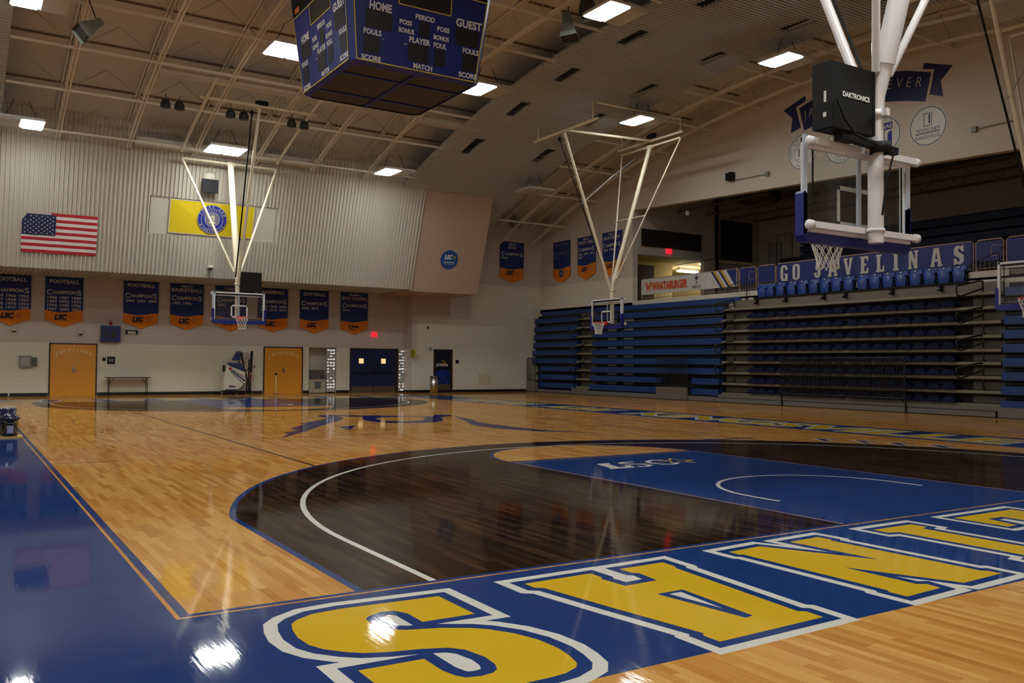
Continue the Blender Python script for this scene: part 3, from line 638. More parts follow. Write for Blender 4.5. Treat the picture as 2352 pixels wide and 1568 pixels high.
        b = MB(); b.tube([(0,sy,sz+.1),(0,py,pz+.24)], .05); b.build('roof_pipe', pole_m, g)
        for x in (-1.75, 1.75):
            b = MB(); b.tube([(x,sy-.2,sz+.75),(x,py,sz+.75)], .045); b.tube([(x,py,sz+.75),(x,py,pz+.22)], .025); b.tube([(x,sy,sz+.75),(x,sy,sz+.07)], .025); b.build('roof_frame', pole_m, g)
    b = MB(); b.lathe([(0,-.2),(.1,-.2),(.1,.12),(.07,.14),(.07,.22),(0,.22)], (-.08,sy if frame == 'y' else py,(sz if frame == 'y' else pz+.24)+.17), (1,0,0), 16); b.build('winch', M_blk, g)
    return g
backstop((7.62,1.22), 0, 'large hanging basketball hoop seen from behind, glass board with blue edge padding', M_pole, (-1.55,9.1), (2.2,10.3))
backstop((7.62,27.43), PI, 'far hanging basketball hoop in front of the banner wall, under the yellow banner', M_polec, (-1.54,9.0), (2.2,10.25))
backstop((20,21.5), PI/2, 'side hanging basketball hoop facing left, in front of the blue bleachers', M_polec, (-2.15,10.15), (2.05,10.1), 'x', False)
backstop((20,5.5), PI/2, 'basketball hoop cut off by the right edge of the photo', M_polec, (-2.15,10.15), (2.05,10.1), 'x', False)
def shot_clock(loc, rz, label, text):
    g = bpy.data.objects.new('shot_clock', None); COL.objects.link(g); g.location = loc; g.rotation_euler = (0,0,rz); tag(g, label, 'shot clock', None)
    b = MB(); b.box((-.37,-.0,0),(.37,.24,.72)); b.box((-.375,-.006,0),(-.34,.245,.72)); b.box((.34,-.006,0),(.375,.245,.72)); b.build('case', M_blk, g)
    b = MB(); b.box((-.15,.02,-.1),(.1,.14,0)); b.beam((-.1,.06,-.05),(.75,.0,-.13),.08,.08); b.lathe([(.09,-.06),(.12,-.06),(.12,.06),(.09,.06)],(.45,-.02,-.13),(0,0,1),16); b.build('bracket', M_blk, g)
    b = MB(); b.tube([(-.3,-.02,.3),(-.2,-.04,.1),(0,-.03,-.04),(.3,-.05,-.1),(.5,-.15,-.2),(.42,-.12,-.5),(.36,-.1,-.9)], .012, n=6); b.build('cable', M_blk, g)
    if text:
        b = MB(); put_text(b, text, .055, (.04,-.007,.36), X1, Z1, .002, width=.46, bold=.04); b.build('lettering', M_white, g)
        b = MB(); 
        for z0, z1, w_ in ((.28,.4,.03),(.12,.17,.04)): MB().box((-.379,.06,z0),(-.377,.06+w_,z1)).build('sticker', M_white, g)
    return g
shot_clock((7.12,.87,4.02), 0, 'black shot clock box mounted above the near board', 'DAKTRONICS')
shot_clock((8.08,27.75,4.03), PI, 'black shot clock beside the mast of the far hoop', None)

# ================================================================ SCOREBOARD
M_sb = mat('scoreboard_blue', (20, 38, 120), .4, var=.05); M_sbd = mat('scoreboard_underside', (20, 34, 124), .45); M_yel = mat('yellow_trim_line', (226, 200, 40), .5)
M_dig = mat('dark_digit_panel', (22, 22, 24), .45); M_mesh = mat('dark_mesh_panel', (70, 60, 66), .8)
cx, cy, zb = 7.53, 14.17, 8.0
g = empty('scoreboard', (cx,cy,zb), 'large blue four-sided scoreboard hanging over centre court', 'scoreboard')
H = 2.45; ch = .13; kk = .11
def ring(h, z, c=ch): return [(cx-h+c,cy-h,z),(cx+h-c,cy-h,z),(cx+h,cy-h+c,z),(cx+h,cy+h-c,z),(cx+h-c,cy+h,z),(cx-h+c,cy+h,z),(cx-h,cy+h-c,z),(cx-h,cy-h+c,z)]
b = MB(); R0 = ring(1.6, zb); R1 = ring(1.6+kk*H, zb+H); b.add(R0+R1, [(i,(i+1)%8,8+(i+1)%8,8+i) for i in range(8)]+[tuple(range(8,16))]); b.build('cabinet', M_sb, g)
b = MB(); Ri = ring(1.48, zb-.06); b.add(R0+Ri, [((i+1)%8,i,8+i,8+(i+1)%8) for i in range(8)]); 
for k in (-1, 0, 1): b.box((cx-1.48,cy+k*.75-.04,zb-.06),(cx+1.48,cy+k*.75+.04,zb-.02)) if k else b.box((cx-.05,cy-1.48,zb-.07),(cx+.05,cy+1.48,zb-.02))
b.build('bottom_frame', M_sbd, g)
b = MB(); b.add(ring(1.48, zb-.03), [tuple(range(8))[::-1]]); b.build('bottom_panel', M_mesh, g)
LAB = [('HOME',.2,-.98,1.13,.53),('FOULS',.13,-1.14,.59,.42),('SCORE',.13,-1.14,.03,.46),('POSS',.115,-.37,.96,.3),('BONUS',.115,-.34,.78,.38),('PERIOD',.125,.1,1.14,.48),('GUEST',.2,1.22,1.2,.68),('POSS',.115,.57,.99,.31),('BONUS',.115,.53,.79,.39),('FOULS',.13,1.31,.63,.42),('SCORE',.13,1.27,.08,.48),('PLAYER',.14,0,.61,.52),('FOUL',.13,.51,.61,.33),('MATCH',.13,.11,.06,.47)]
BOX = [(-1.31,-.69,.73,1.13),(-1.33,-.96,.18,.57),(-.04,.23,.77,1.11),(.89,1.5,.78,1.17),(1.11,1.48,.23,.62),(-.28,.23,.2,.6),(.38,.65,.21,.6)]
M_seg = mat('unlit_digit_segments', (34, 34, 36), .5)
for i, (nx, ny) in enumerate(((0,-1),(-1,0),(0,1),(1,0))):
    n_ = Vector((nx, ny, 0)); X = Vector((-ny, nx, 0)); Yv = Vector((nx*kk, ny*kk, 1)).normalized(); O = Vector((cx,cy,zb))+n_*1.6; nrm = X.cross(Yv)
    f_ = MB(); pw = 1.47
    f_.tris2d([(-pw,0.02),(pw,.02),(pw+.22,2.05),(-pw-.22,2.05)], [(0,1,2,3)], O, X, Yv, .004, 0)
    def strip(a, c, w_=.022): 
        a, c = Vector(a), Vector(c); d = (c-a).normalized(); q = Vector((-d.y, d.x))*w_/2; f_.tris2d([a+q,a-q,c-q,c+q], [(0,1,2,3)], O, X, Yv, .008, 1)
    strip((-pw,.02),(pw,.02)); strip((pw,.02),(pw+.2,1.86)); strip((-pw,.02),(-pw-.2,1.86)); strip((-pw-.2,1.86),(pw+.2,1.86))
    strip((-.56,1.38),(.74,1.38)); strip((-.56,1.38),(-.56,1.86)); strip((.74,1.38),(.74,1.86))
    fo = f_.build('score_face', [M_sb, M_yel], g)
    q = MB()
    for x0, x1, z0, z1 in BOX+[(-.54,.72,1.4,1.84)]: q.tris2d([(x0,z0),(x1,z0),(x1,z1),(x0,z1)], [(0,1,2,3)], O, X, Yv, .01)
    for x0, x1, z0, z1 in BOX:
        nd = 1 if x1-x0 < .3 else (2 if x1-x0 < .55 else 3)
        for k in range(nd):
            w_ = (x1-x0)/nd; a, c = x0+k*w_+w_*.18, x0+(k+1)*w_-w_*.18
            for za in (z0+.04, (z0+z1)/2, z1-.04): q.tris2d([(a,za-.012),(c,za-.012),(c,za+.012),(a,za+.012)], [(0,1,2,3)], O, X, Yv, .013, 1)
            for xa in (a, c): q.tris2d([(xa-.012,z0+.04),(xa+.012,z0+.04),(xa+.012,z1-.04),(xa-.012,z1-.04)], [(0,1,2,3)], O, X, Yv, .0125, 1)
    for xx, zz, s_ in ((-.58,1.0,-1),(-.58,.83,-1),(.79,1.04,1),(.78,.84,1)): q.tris2d([(xx,zz-.03),(xx+s_*.04,zz),(xx,zz+.03)], [(0,1,2)] if s_ < 0 else [(0,1,2)], O, X, Yv, .012)
    q.build('digit_panels', [M_dig, M_seg], fo)
    q = MB()
    for t, h, x, z, wd in LAB: put_text(q, t, h*.88, O+X*x+Yv*z, X, Yv, .012, width=wd, bold=.035)
    put_text(q, 'Wi', .02, O+X*-.62+Yv*.57, X, Yv, .012) if False else None
    q.tris2d([(-.9,.53),(-.86,.53),(-.86,.545),(-.9,.545)], [(0,1,2,3)], O, X, Yv, .012); q.tris2d([(-.4,.53),(-.3,.53),(-.3,.545),(-.4,.545)], [(0,1,2,3)], O, X, Yv, .012)
    q.build('lettering', M_white, fo)
    q = MB(); q.tris2d([(-pw-.2,1.89),(pw+.2,1.89),(pw+.24,2.35),(-pw-.24,2.35)], [(0,1,2,3)], O, X, Yv, .01, 0); q.tris2d([(-1.5,1.93),(-1.2,1.93),(-1.2,2.05),(-1.5,2.05)], [(0,1,2,3)], O, X, Yv, .014, 1)
    q.build('ad_panel', [M_blk, mat('orange_ad_patch', (214,110,30), .5)], g)
for sx in (-1, 1):
    for sy in (-1, 1):
        b = MB(); b.tube([(cx+sx*1.3,cy+sy*1.3,zb+H-.01),(cx+sx*1.0,cy+sy*1.0,arch(cy)+.1)], .012, n=6); b.build('hanging_cable', M_blk, g)

# ================================================================ BANNERS
M_ban = mat('banner_navy_cloth', (28, 52, 120), .8, var=.12, scale=6); M_hem = mat('banner_orange_cloth', (226, 128, 22), .8, var=.12, scale=6)
M_bt = mat('banner_white_print', (196, 192, 186), .8); M_red = mat('banner_rust_print', (120, 54, 40), .8); M_nv = mat('banner_navy_print', (18, 26, 70), .8); M_mau = mat('banner_mauve_print', (150, 96, 96), .8)
def banner(O, X, w_, title, years, label, emblem='LSC', group='championship banners on the walls', hs=1.71, ht=1.98, faded=False):
    O = Vector(O); X = Vector(X); Yv = Z1; n_ = X.cross(Yv)
    g = empty('championship_banner', O+X*w_/2-Z1*hs, label, 'banner', group)
    k = w_/1.35; NX = 14
    def surf(x, z): return Vector((x, z, .035+.012*math.sin(x*9+z*1.3)))       # gentle folds
    def hem(x): return -1.36-.045*math.sin((x/w_-.15)*2*PI*.9)+.0
    def bot(x): t = abs(x-w_/2)/(w_/2); return -ht+(ht-hs)*t
    for nm, m_, zt, zb_ in (('cloth', M_ban, lambda x: 0, lambda x: hem(x)), ('hem', M_hem, lambda x: hem(x), bot)):
        c = MB(); vs = []
        for i in range(NX+1):
            x = w_*i/NX
            for j in range(7):
                z = zt(x)+(zb_(x)-zt(x))*j/6; p = surf(x, z); vs.append(O+X*p.x+Yv*p.y+n_*p.z)
        c.add(vs, [(i*7+j, i*7+j+1, (i+1)*7+j+1, (i+1)*7+j) for i in range(NX) for j in range(6)], 0, True)
        # back and edge so the cloth has thickness
        vb = [v-n_*.012 for v in vs]; c.add(vb, [(i*7+j, (i+1)*7+j, (i+1)*7+j+1, i*7+j+1) for i in range(NX) for j in range(6)], 0, True)
        cl = c.build(nm, m_, g)
        if nm == 'cloth': cloth = cl
        else: hm = cl
    rod = MB(); rod.tube([O-X*.02+n_*.03, O+X*(w_+.02)+n_*.03], .015, n=8); rod.build('rod', M_blk, g)
    def at(x, z): return O+X*(x*k)+Yv*z
    d = .052
    q = MB(); z = -.2
    tl = title if isinstance(title, (list, tuple)) else [title]
    if len(tl) == 1: put_text(q, tl[0], .15, at(.675,-.23), X, Yv, d, width=min(1.15, .135*len(tl[0])), bold=.03)
    else:
        put_text(q, tl[0], .1, at(.675,-.15), X, Yv, d, width=.085*len(tl[0]), bold=.02); put_text(q, tl[1], .14, at(.675,-.33), X, Yv, d, width=min(1.28, .13*len(tl[1])), bold=.03)
    zc = -.66 if len(tl) == 1 else -.68
    put_text(q, 'C', .21, at(.15,zc-.03), X, Yv, d, width=.19, bold=.02); put_text(q, 'HAMPION', .14, at(.68,zc), X, Yv, d, width=.84, bold=.03); put_text(q, 'S', .21, at(1.2,zc-.03), X, Yv, d, width=.16, bold=.02)
    for i, yv in enumerate(years):
        r_, c_ = divmod(i, 3); put_text(q, yv, .105, at(.25+.43*c_, zc-.2-.155*r_), X, Yv, d, width=.34, bold=.03)
    q.build('lettering', mat('banner_faded_print', (110,112,124), .8) if faded else M_bt, cloth)
    q = MB(); put_text(q, 'LONE STAR CONFERENCE', .05, at(.675,-.4 if len(tl) == 1 else -.42), X, Yv, d, width=1.1, bold=.0); q.build('conference_line', M_red, cloth)
    q = MB(); d2 = d
    if emblem == 'LSC':
        put_text(q, 'LSC', .2, at(.56,-1.68), X, Yv, d2, width=.48, bold=.06, shear=.3); put_text(q, 'LONE STAR CONFERENCE', .025, at(.6,-1.74), X, Yv, d2, width=.5)
        st = MB(); st.plate([[(p[0]*1, p[1]) for p in star(.13, (0,0), .055)], star(.085, (0,0), .04)], at(.95,-1.58)+n_*d2, X, Yv); st.build('star', M_mau, hm)
    elif emblem == 'AVCA':
        put_text(q, 'avca', .13, at(.72,-1.66), X, Yv, d2, width=.4, bold=.05, shear=.2)
        q.plate([[(.0,0.14),(-.16,.1),(-.24,-.02),(-.16,-.16),(0,-.2),(.16,-.15),(0,-.17),(-.12,-.13),(-.19,-.02),(-.13,.08)]], at(.62,-1.6)+n_*d2, X, Yv)
    else:
        q.plate([circle(.19, 28)], at(.675,-1.63)+n_*d2, X, Yv); 
        t_ = MB(); put_text(t_, 'NCAA', .1, at(.675,-1.68), X, Yv, d2+.004, width=.28, bold=.03); t_.build('emblem_lettering', M_bt, hm)
    q.build('emblem', M_nv if emblem != 'NCAA' else mat('round_blue_emblem', (24,60,140), .7), hm)
    return g
YS1 = ['1959','1960','1962','1967','1968','1969','1970','1974','1975','1976','1977','1979']
YS2 = ['1985','1987','1988','1989','1992','1993','1994','1995','1996','1997','2001','2002']
BN = [(0.0,'FOOTBALL',YS1,'football banner cut off by the left edge, four rows of years','LSC'),(1.83,'FOOTBALL',YS2,'second football banner from the left, with four rows of years','LSC'),
 (4.73,'FOOTBALL',['2003','2004','2009'],'football banner with a single row of three years','LSC'),(6.58,["MEN'S",'BASKETBALL'],['1992','1996'],"men's basketball championship banner left of the far hoop",'LSC'),
 (8.45,["WOMEN'S",'BASKETBALL'],['2000'],"women's basketball banner behind the far backboard",'LSC'),(10.33,'BASEBALL',['1995','1998','2004','2008','2014','2015'],'baseball championship banner right of the far backboard','LSC'),
 (12.28,'SOFTBALL',['2002','2019'],'softball championship banner between baseball and beach volleyball','LSC'),(14.26,["WOMEN'S",'BEACH VOLLEYBALL'],['2018'],"women's beach volleyball banner over the blue double doors",'AVCA')]
for x, t, ys_, lb, em in BN: banner((x-(.0 if x else .04),YF-.03,4.76), X1, 1.38, t, ys_, lb, em)
banner((22.02,32.77,7.66), X1, 1.47, ["MEN'S",'GOLF'], ['1969'], "men's golf banner alone on the wall right of the slanted box", hs=1.87, ht=2.08)
banner((25.07,32.35,7.72), -Y1, 1.48, 'TRACK & FIELD', ['1999'], 'track and field banner with the round blue emblem, first on the side wall', 'NCAA', hs=1.82, ht=2.12, faded=True)
banner((25.07,30.23,7.72), -Y1, 1.46, ["MEN'S",'TRACK & FIELD'], ['1969','1970','2014','2015'], "men's track and field banner, middle of three on the side wall", hs=1.82, ht=2.12)
banner((25.07,28.23,7.72), -Y1, 1.48, ["MEN'S",'CROSS COUNTRY'], ['1984','1986'], "men's cross country banner, nearest the balcony opening", hs=1.82, ht=2.12)

# flag
g = empty('flag', slope(.75,5.32,.1), 'United States flag hung flat on the ribbed wall', 'flag')
M_fr, M_fw, M_fb = mat('flag_red', (176, 30, 44), .8), mat('flag_white', (214, 208, 204), .8), mat('flag_blue', (26, 34, 74), .8)
f_ = MB(); fx, fz, FW, FH = .75, 5.34, 2.44, 1.4; tl_ = 1.4/math.cos(math.atan(.33))
def FL(x, z): return slope(fx+x, fz+z, .085+.01*math.sin(x*8+z*3))
for i in range(13):
    z0, z1 = FH*i/13, FH*(i+1)/13; xs = [FW*j/16 for j in range(17)]; x_from = 7 if False else 0
    for j in range(16):
        if i > 5 and xs[j+1] <= FW*.4+.01: continue
        f_.quad(FL(xs[j],z0), FL(xs[j+1],z0), FL(xs[j+1],z1), FL(xs[j],z1), 0 if i % 2 == 0 else 1)
f_.build('stripes', [M_fr, M_fw], g)
f_ = MB(); cw = FW*.44; zc0 = FH*6/13
cps = [(0,zc0),(cw,zc0),(cw,FH),(.16,FH),(.0,FH-.24)]
f_.plate([cps], slope(fx,fz,.1), X1, tn*1.0); f_.build('canton', M_fb, g)
f_ = MB()
for r_ in range(9):
    for c_ in range(6 if r_ % 2 == 0 else 5):
        x = cw*(.09+(c_+(0 if r_ % 2 == 0 else .5))*.165); z = zc0+(FH-zc0)*(.1+r_*.1)
        if x < .2 and z > FH-.2: continue
        f_.plate([star(.03, (x,z), .013)], slope(fx,fz,.106), X1, tn)
f_.build('stars', M_fw, g)

# university banner in the flat panel
def seal(mb_ring, mb_txt, mb_in, O, X, Y, R): pass
M_yb = mat('yellow_banner_cloth', (222, 196, 14), .7, var=.1, scale=4); M_rb = mat('royal_blue_print', (26, 44, 150), .6); M_lav = mat('grey_lavender_print', (120, 116, 140), .7); M_cr = mat('cream_print', (214, 204, 160), .7)
g = empty('university_banner', slope(5.69,6.41,0), 'yellow banner with a round blue seal on the flat wall panel', 'banner')
c = MB(); bw_, bh_ = 3.18, 1.26; B0 = slope(5.69,6.42,.0)
NX, NZ = 40, 14; vs = []
for i in range(NX+1):
    for j in range(NZ+1):
        x, z = bw_*i/NX, bh_*j/NZ; dd = abs((z/bh_)-(1-abs(x-bw_/2)/(bw_/2)*.0)-0)
        crease = .02*math.exp(-((z-(bh_-.0)-(-(x)*.62))/.05)**2)+.02*math.exp(-((z-(bh_-(bw_-x)*.62))/.05)**2)+.008*math.sin(x*22)*(z/bh_)**3
        vs.append(B0+X1*x+tn*z+nn*(.03+crease))
c.add(vs, [(i*(NZ+1)+j, (i+1)*(NZ+1)+j, (i+1)*(NZ+1)+j+1, i*(NZ+1)+j+1) for i in range(NX) for j in range(NZ)], 0, True); cl = c.build('cloth', M_yb, g)
e_ = MB(); 
for q in ((-.03,-.03,bw_+.03,0),(-.03,bh_,bw_+.03,bh_+.03),(-.03,-.03,0,bh_+.03),(bw_,-.03,bw_+.03,bh_+.03)): e_.plate([[(q[0],q[1]),(q[2],q[1]),(q[2],q[3]),(q[0],q[3])]], B0+nn*.02, X1, tn, .015)
e_.build('border', mat('white_border', (206,198,188), .6), g)
SO = B0+X1*1.57+tn*.63
s_ = MB(); s_.plate([circle(.565, 48), circle(.28, 48)[::-1]], SO+nn*.062, X1, tn, .004, 0); s_.plate([circle(.28, 40)], SO+nn*.062, X1, tn, .004, 1)
for R_ in (.555, .42, .285): s_.plate([circle(R_, 48), circle(R_-.012, 48)[::-1]], SO+nn*.067, X1, tn, .002, 2)
se = s_.build('seal', [M_rb, M_lav, M_cr], cl)
s_ = MB(); ring_text(s_, 'TEXAS A&M', .09, .455, math.radians(168), math.radians(12), SO, X1, tn, .071, inward=False) if False else None
def arc_text(mb, txt, h, R, a0, a1, O, X, Y, d, upper=True, bold=.01):
    n = len(txt); 
    for i, chh in enumerate(txt):
        if chh == ' ': continue
        a = math.radians(a0+(a1-a0)*(i+.5)/n); V, F, W_ = T2(chh, bold); rad = Vector((math.cos(a), math.sin(a)))
        uy = rad if upper else -rad; ux = Vector((uy.y, -uy.x)); c_ = rad*(R if upper else R+h)
        mb.tris2d([tuple(c_+ux*x*h+uy*y*h) for x, y in V], F, O, X, Y, d)
arc_text(s_, 'TEXAS A&M', .085, .45, 165, 15, SO, X1, tn, .071); arc_text(s_, 'KINGSVILLE', .085, .44, 205, 335, SO, X1, tn, .071, False)
arc_text(s_, 'UNIVERSITY', .06, .32, 165, 15, SO, X1, tn, .071); arc_text(s_, '1925', .06, .32, 245, 295, SO, X1, tn, .071, False)
s_.plate([[(-.12,-.16),(.12,-.16),(.14,-.1),(-.14,-.1)]], SO+nn*.067, X1, tn, .003); s_.plate([[(-.07,-.08),(.09,-.08),(.09,.14),(-.02,.17),(-.07,.1)],[(-.03,-.05),(-.03,.07),(.02,.07),(.02,-.05)]], SO+nn*.067, X1, tn, .003)
s_.build('seal_lettering', M_cr, se)
# round conference sign
g = empty('conference_sign', slope(17.94,5.75,0), 'round blue sign with white letters on the slanted plain box', 'sign')
SO = slope(17.95,6.2,.0); s_ = MB(); s_.plate([circle(.44, 48)], SO+nn*.0, X1, tn, .03); fc = s_.build('disc', mat('sign_blue', (24,78,150), .5), g)
s_ = MB(); put_text(s_, 'LSC', .2, SO+tn*.03-X1*.06, X1, tn, .034, width=.42, bold=.05, shear=.3); put_text(s_, 'LONE STAR', .07, SO-tn*.15, X1, tn, .034, width=.56, bold=.03); put_text(s_, 'CONFERENCE', .035, SO-tn*.22, X1, tn, .034, width=.5); s_.build('lettering', M_white, fc)
s_ = MB(); s_.plate([star(.09, (.25,.12), .04), star(.05, (.25,.12), .025)[::-1]], SO+nn*.034, X1, tn, .002); s_.build('star', M_yel, fc)

# ================================================================ FAR WALL FITTINGS
M_or = mat('mural_orange', (222, 150, 32), .35, var=.05, scale=2, coat=.4); M_fr2 = mat('dark_door_frame', (38, 26, 24), .4); M_chr = mat('brushed_steel', (150,150,148), .25, .9)
def mural_door(x0, x1, nm, label, num):
    g = bpy.data.objects.new('door_%d' % num, None); COL.objects.link(g); g.location = (x0, YF, 0); g['baked'] = 1; g['kind'] = 'structure'; g['label'] = label
    b = MB(); b.box((x0,YF-.05,0),(x0+.05,YF,2.13)); b.box((x1-.05,YF-.05,0),(x1,YF,2.13)); b.box((x0,YF-.05,2.08),(x1,YF,2.13)); b.build('door_frame', M_fr2, g)
    b = MB(); b.box((x0+.05,YF-.03,0),(x1-.05,YF,2.08)); lf = b.build('door_leaf', M_or, g)
    b = MB(); c_ = (x0+x1)/2; 
    for i, chh in enumerate('Javelinas'):
        t = (i-4)/4.; V, F, W_ = T2(chh, .02, .35); b.tris2d([(a*.19, q*.19) for a, q in V], F, (c_-.0+t*.6*(x1-x0)/1.74, YF-.03, 1.8-.16*t*t-(.04 if i == 0 else 0)), Vector((1,0,-.22*t)).normalized(), Vector((.22*t,0,1)).normalized(), .004)
    b.build('script_lettering', mat('cream_script', (226,206,150), .6), lf)
    b = MB(); b.box((c_-.03,YF-.06,.95),(c_+.03,YF-.03,1.17)); b.box((c_-.0,YF-.09,1.0),(c_+.12,YF-.06,1.03)); b.build('door_handle', M_chr, lf)
mural_door(2.02, 3.78, 'a', 'orange door panel with script lettering, left of the folding table', 1)
mural_door(10.63, 12.46, 'b', 'orange door panel with script lettering, right of the white machine', 2)
M_ddn = mat('navy_door_paint', (18, 34, 84), .35, var=.04, coat=.3); M_kick = mat('steel_kick_plate', (112,104,92), .35, .6); M_lit = mat('lit_vision_pane', (210,190,130), .4, emit=(230,205,140), estr=.5)
g = bpy.data.objects.new('door_3', None); COL.objects.link(g); g.location = (14.77, YF, 0); g['baked'] = 1; g['kind'] = 'structure'; g['label'] = 'blue double door with two small lit windows'
b = MB(); b.box((14.77,YF-.06,0),(14.84,YF,2.13)); b.box((17.12,YF-.06,0),(17.26,YF,2.13)); b.box((14.77,YF-.06,2.07),(17.26,YF,2.13)); b.build('door_frame', M_fr2, g)
for x0, x1, wx in ((14.84,15.97,15.22),(15.99,17.12,16.37)):
    b = MB(); b.box((x0,YF-.04,.3),(x1,YF,2.07)); lf = b.build('door_leaf', M_ddn, g)
    b = MB(); b.box((x0,YF-.042,0.01),(x1,YF,.3)); b.build('kick_plate', M_kick, lf)
    b = MB(); b.box((wx,YF-.045,1.4),(wx+.24,YF-.03,1.64)); b.build('window_pane', M_lit, lf)
    b = MB(); b.tube([(x0+.04,YF-.1,.95),(x1-.04,YF-.1,.95)], .018, n=8); b.box((x0+.02,YF-.12,.92),(x0+.1,YF-.04,.98)); b.box((x1-.1,YF-.12,.92),(x1-.02,YF-.04,.98)); b.build('push_bar', mat('dark_bar', (44,46,56), .3, .6), lf)
b = MB(); b.box((15.97,YF-.05,0),(15.99,YF,2.07)); b.build('centre_post', M_fr2, g)
g = bpy.data.objects.new('door_4', None); COL.objects.link(g); g.location = (18.37, 32.8, 0); g['baked'] = 1; g['kind'] = 'structure'; g['label'] = 'navy door with a gold and white team mark'
b = MB(); b.box((18.37,32.74,0),(18.47,32.8,2.13)); b.box((19.27,32.74,0),(19.4,32.8,2.13)); b.box((18.37,32.74,2.04),(19.4,32.8,2.13)); b.build('door_frame', M_fr2, g)
b = MB(); b.box((18.47,32.77,0),(19.27,32.8,2.04)); lf = b.build('door_leaf', mat('door_dark_navy', (12,16,34), .35, coat=.3), g)
b = MB(); b.box((18.47,32.765,.12),(19.27,32.8,.42)); b.build('kick_plate', M_kick, lf)
b = MB(); b.tris2d([(0,.42),(.8,.42),(.8,1.05),(.4,1.15),(0,1.0)], [(0,1,2,3,4)], (18.47,32.77,0), X1, Z1, .002, 0)
for a_, c_ in (((.0,.42),(.36,.9)),((.36,.42),(.8,.95)),((.8,.5),(.45,1.08)),((.42,.42),(.0,.95))):
    a_, c_ = Vector(a_), Vector(c_); d_ = (c_-a_).normalized(); q_ = Vector((-d_.y,d_.x))*.02; b.tris2d([a_+q_,a_-q_,c_-q_,c_+q_], [(0,1,2,3)], (18.47,32.77,0), X1, Z1, .004, 1)
b.build('blue_pattern', [mat('door_royal_blue', (20,44,130), .35), mat('door_navy_lines', (12,20,60), .35)], lf)
b = MB(); 
x_ = 0
for i, chh in enumerate('JAVELINAS'):
    h_ = .17 if i == 0 else .12; gw, lps = GL[chh]; wd = h_*gw*.78; x_ += 0
    b.plate([[(p[0]/gw*wd, p[1]*h_) for p in lp] for lp in lps], (18.5+x_,32.766,1.3-(.03 if i == 0 else 0)-.04*math.sin(i/8*PI)*0), X1, Z1, .001); x_ += wd+.008
b.build('lettering', M_white, lf)
b = MB()
for pts in ([(.32,1.62),(.52,1.52),(.5,1.48),(.34,1.58)],[(.28,1.4),(.56,1.42),(.52,1.54),(.46,1.52),(.5,1.45),(.3,1.43)],[(.25,1.36),(.62,1.37),(.62,1.39),(.25,1.38)]): b.plate([pts], (18.47,32.766,0), X1, Z1, .001)
b.build('gold_mark', mat('gold_print', (206,164,40), .5), lf)
# drinking fountain in the alcove
g = empty('drinking_fountain', (12.78,YF,0), 'steel drinking fountain in the recess left of the blue double door', 'drinking fountain')
b = MB(); b.box((12.79,YF+.02,0.02),(13.6,YF+.5,.66)); b.build('cabinet', mat('grey_fountain_cabinet', (168,160,142), .4), g)
b = MB(); b.box((12.79,YF+.0,.66),(13.62,YF+.5,.7)); b.box((12.79,YF+.3,.7),(13.62,YF+.5,1.08)); b.tube([(13.3,YF+.1,.7),(13.3,YF+.1,.85),(13.22,YF+.12,.9)], .02); b.lathe([(.18,.0),(.2,.03),(.02,.01)], (13.2,YF+.15,.7)); b.build('basin', M_chr, g)
b = MB(); b.box((13.06,YF+.0,.22),(13.36,YF+.02,.54)); b.build('grille', mat('dark_grille', (90,92,90), .5), g)
# glass-block panels, their highlights painted on as small glowing marks
M_gb = mat('glass_block', (196,196,190), .08, emit=(235,232,225), estr=.0, coat=1); M_gbl = mat('painted_glint', (230,230,226), .1, emit=(240,240,240), estr=.55)
for x0, x1, y, lb in ((13.64,14.06,YF+.05,'glass block panel beside the drinking fountain'),(17.28,17.56,YF-.07,'glass block panel at the corner right of the double door')):
    b = MB(); l_ = MB(); n_ = 3; wb = (x1-x0)/n_
    for i in range(n_):
        for j in range(14):
            z0 = .06+j*.145; b.box((x0+i*wb+.008,y,z0),(x0+(i+1)*wb-.008,y+.06,z0+.132))
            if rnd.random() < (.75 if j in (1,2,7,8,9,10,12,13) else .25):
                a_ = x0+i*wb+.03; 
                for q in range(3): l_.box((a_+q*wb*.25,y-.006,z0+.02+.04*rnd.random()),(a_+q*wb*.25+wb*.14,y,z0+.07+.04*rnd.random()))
    g = empty('glass_block_panel', (x0,y,0), lb, 'glass blocks'); b.build('blocks', M_gb, g); l_.build('painted_glints', M_gbl, g); g.location.z += 0
def simple(name, cat, label, parts, group=None):
    """parts: list of (part name, material, function filling an MB); the first gives the base"""
    mbs = [(nm, m_, (lambda q: (fn(q), q)[1])(MB())) for nm, m_, fn in parts]
    lo = [min(v[i] for v in mbs[0][2].v) for i in range(3)]; g = empty(name, lo, label, cat, group)
    for nm, m_, q in mbs: q.build(nm, m_, g)
    return g
M_red2 = mat('red_lens', (150, 20, 20), .3); M_grey = mat('grey_box', (128,128,118), .45); M_gk = mat('light_plastic', (206,202,190), .5)
M_exit = mat('exit_red_glow', (255, 30, 40), .4, emit=(255,30,50), estr=.9); M_exd = mat('exit_letters', (120,0,10), .5, emit=(160,0,20), estr=.5)
simple('goal_timer', 'timer', 'square navy timer box with a red beacon, on the far wall', [('case', mat('navy_case',(20,36,100),.4), lambda q: q.box((3.88,YF-.22,2.2),(4.62,YF-.02,2.87))), ('digits', M_seg, lambda q: [q.box((4.02+.24*k,YF-.225,2.36),(4.18+.24*k,YF-.22,2.7)) for k in range(2)]), ('beacon', M_red2, lambda q: q.lathe([(.0,0),(.06,0),(.06,.12),(.03,.17),(0,.18)], (4.25,YF-.12,2.88))) , ('top_bracket', M_gk, lambda q: q.box((4.1,YF-.2,2.87),(4.42,YF-.08,2.89)))])
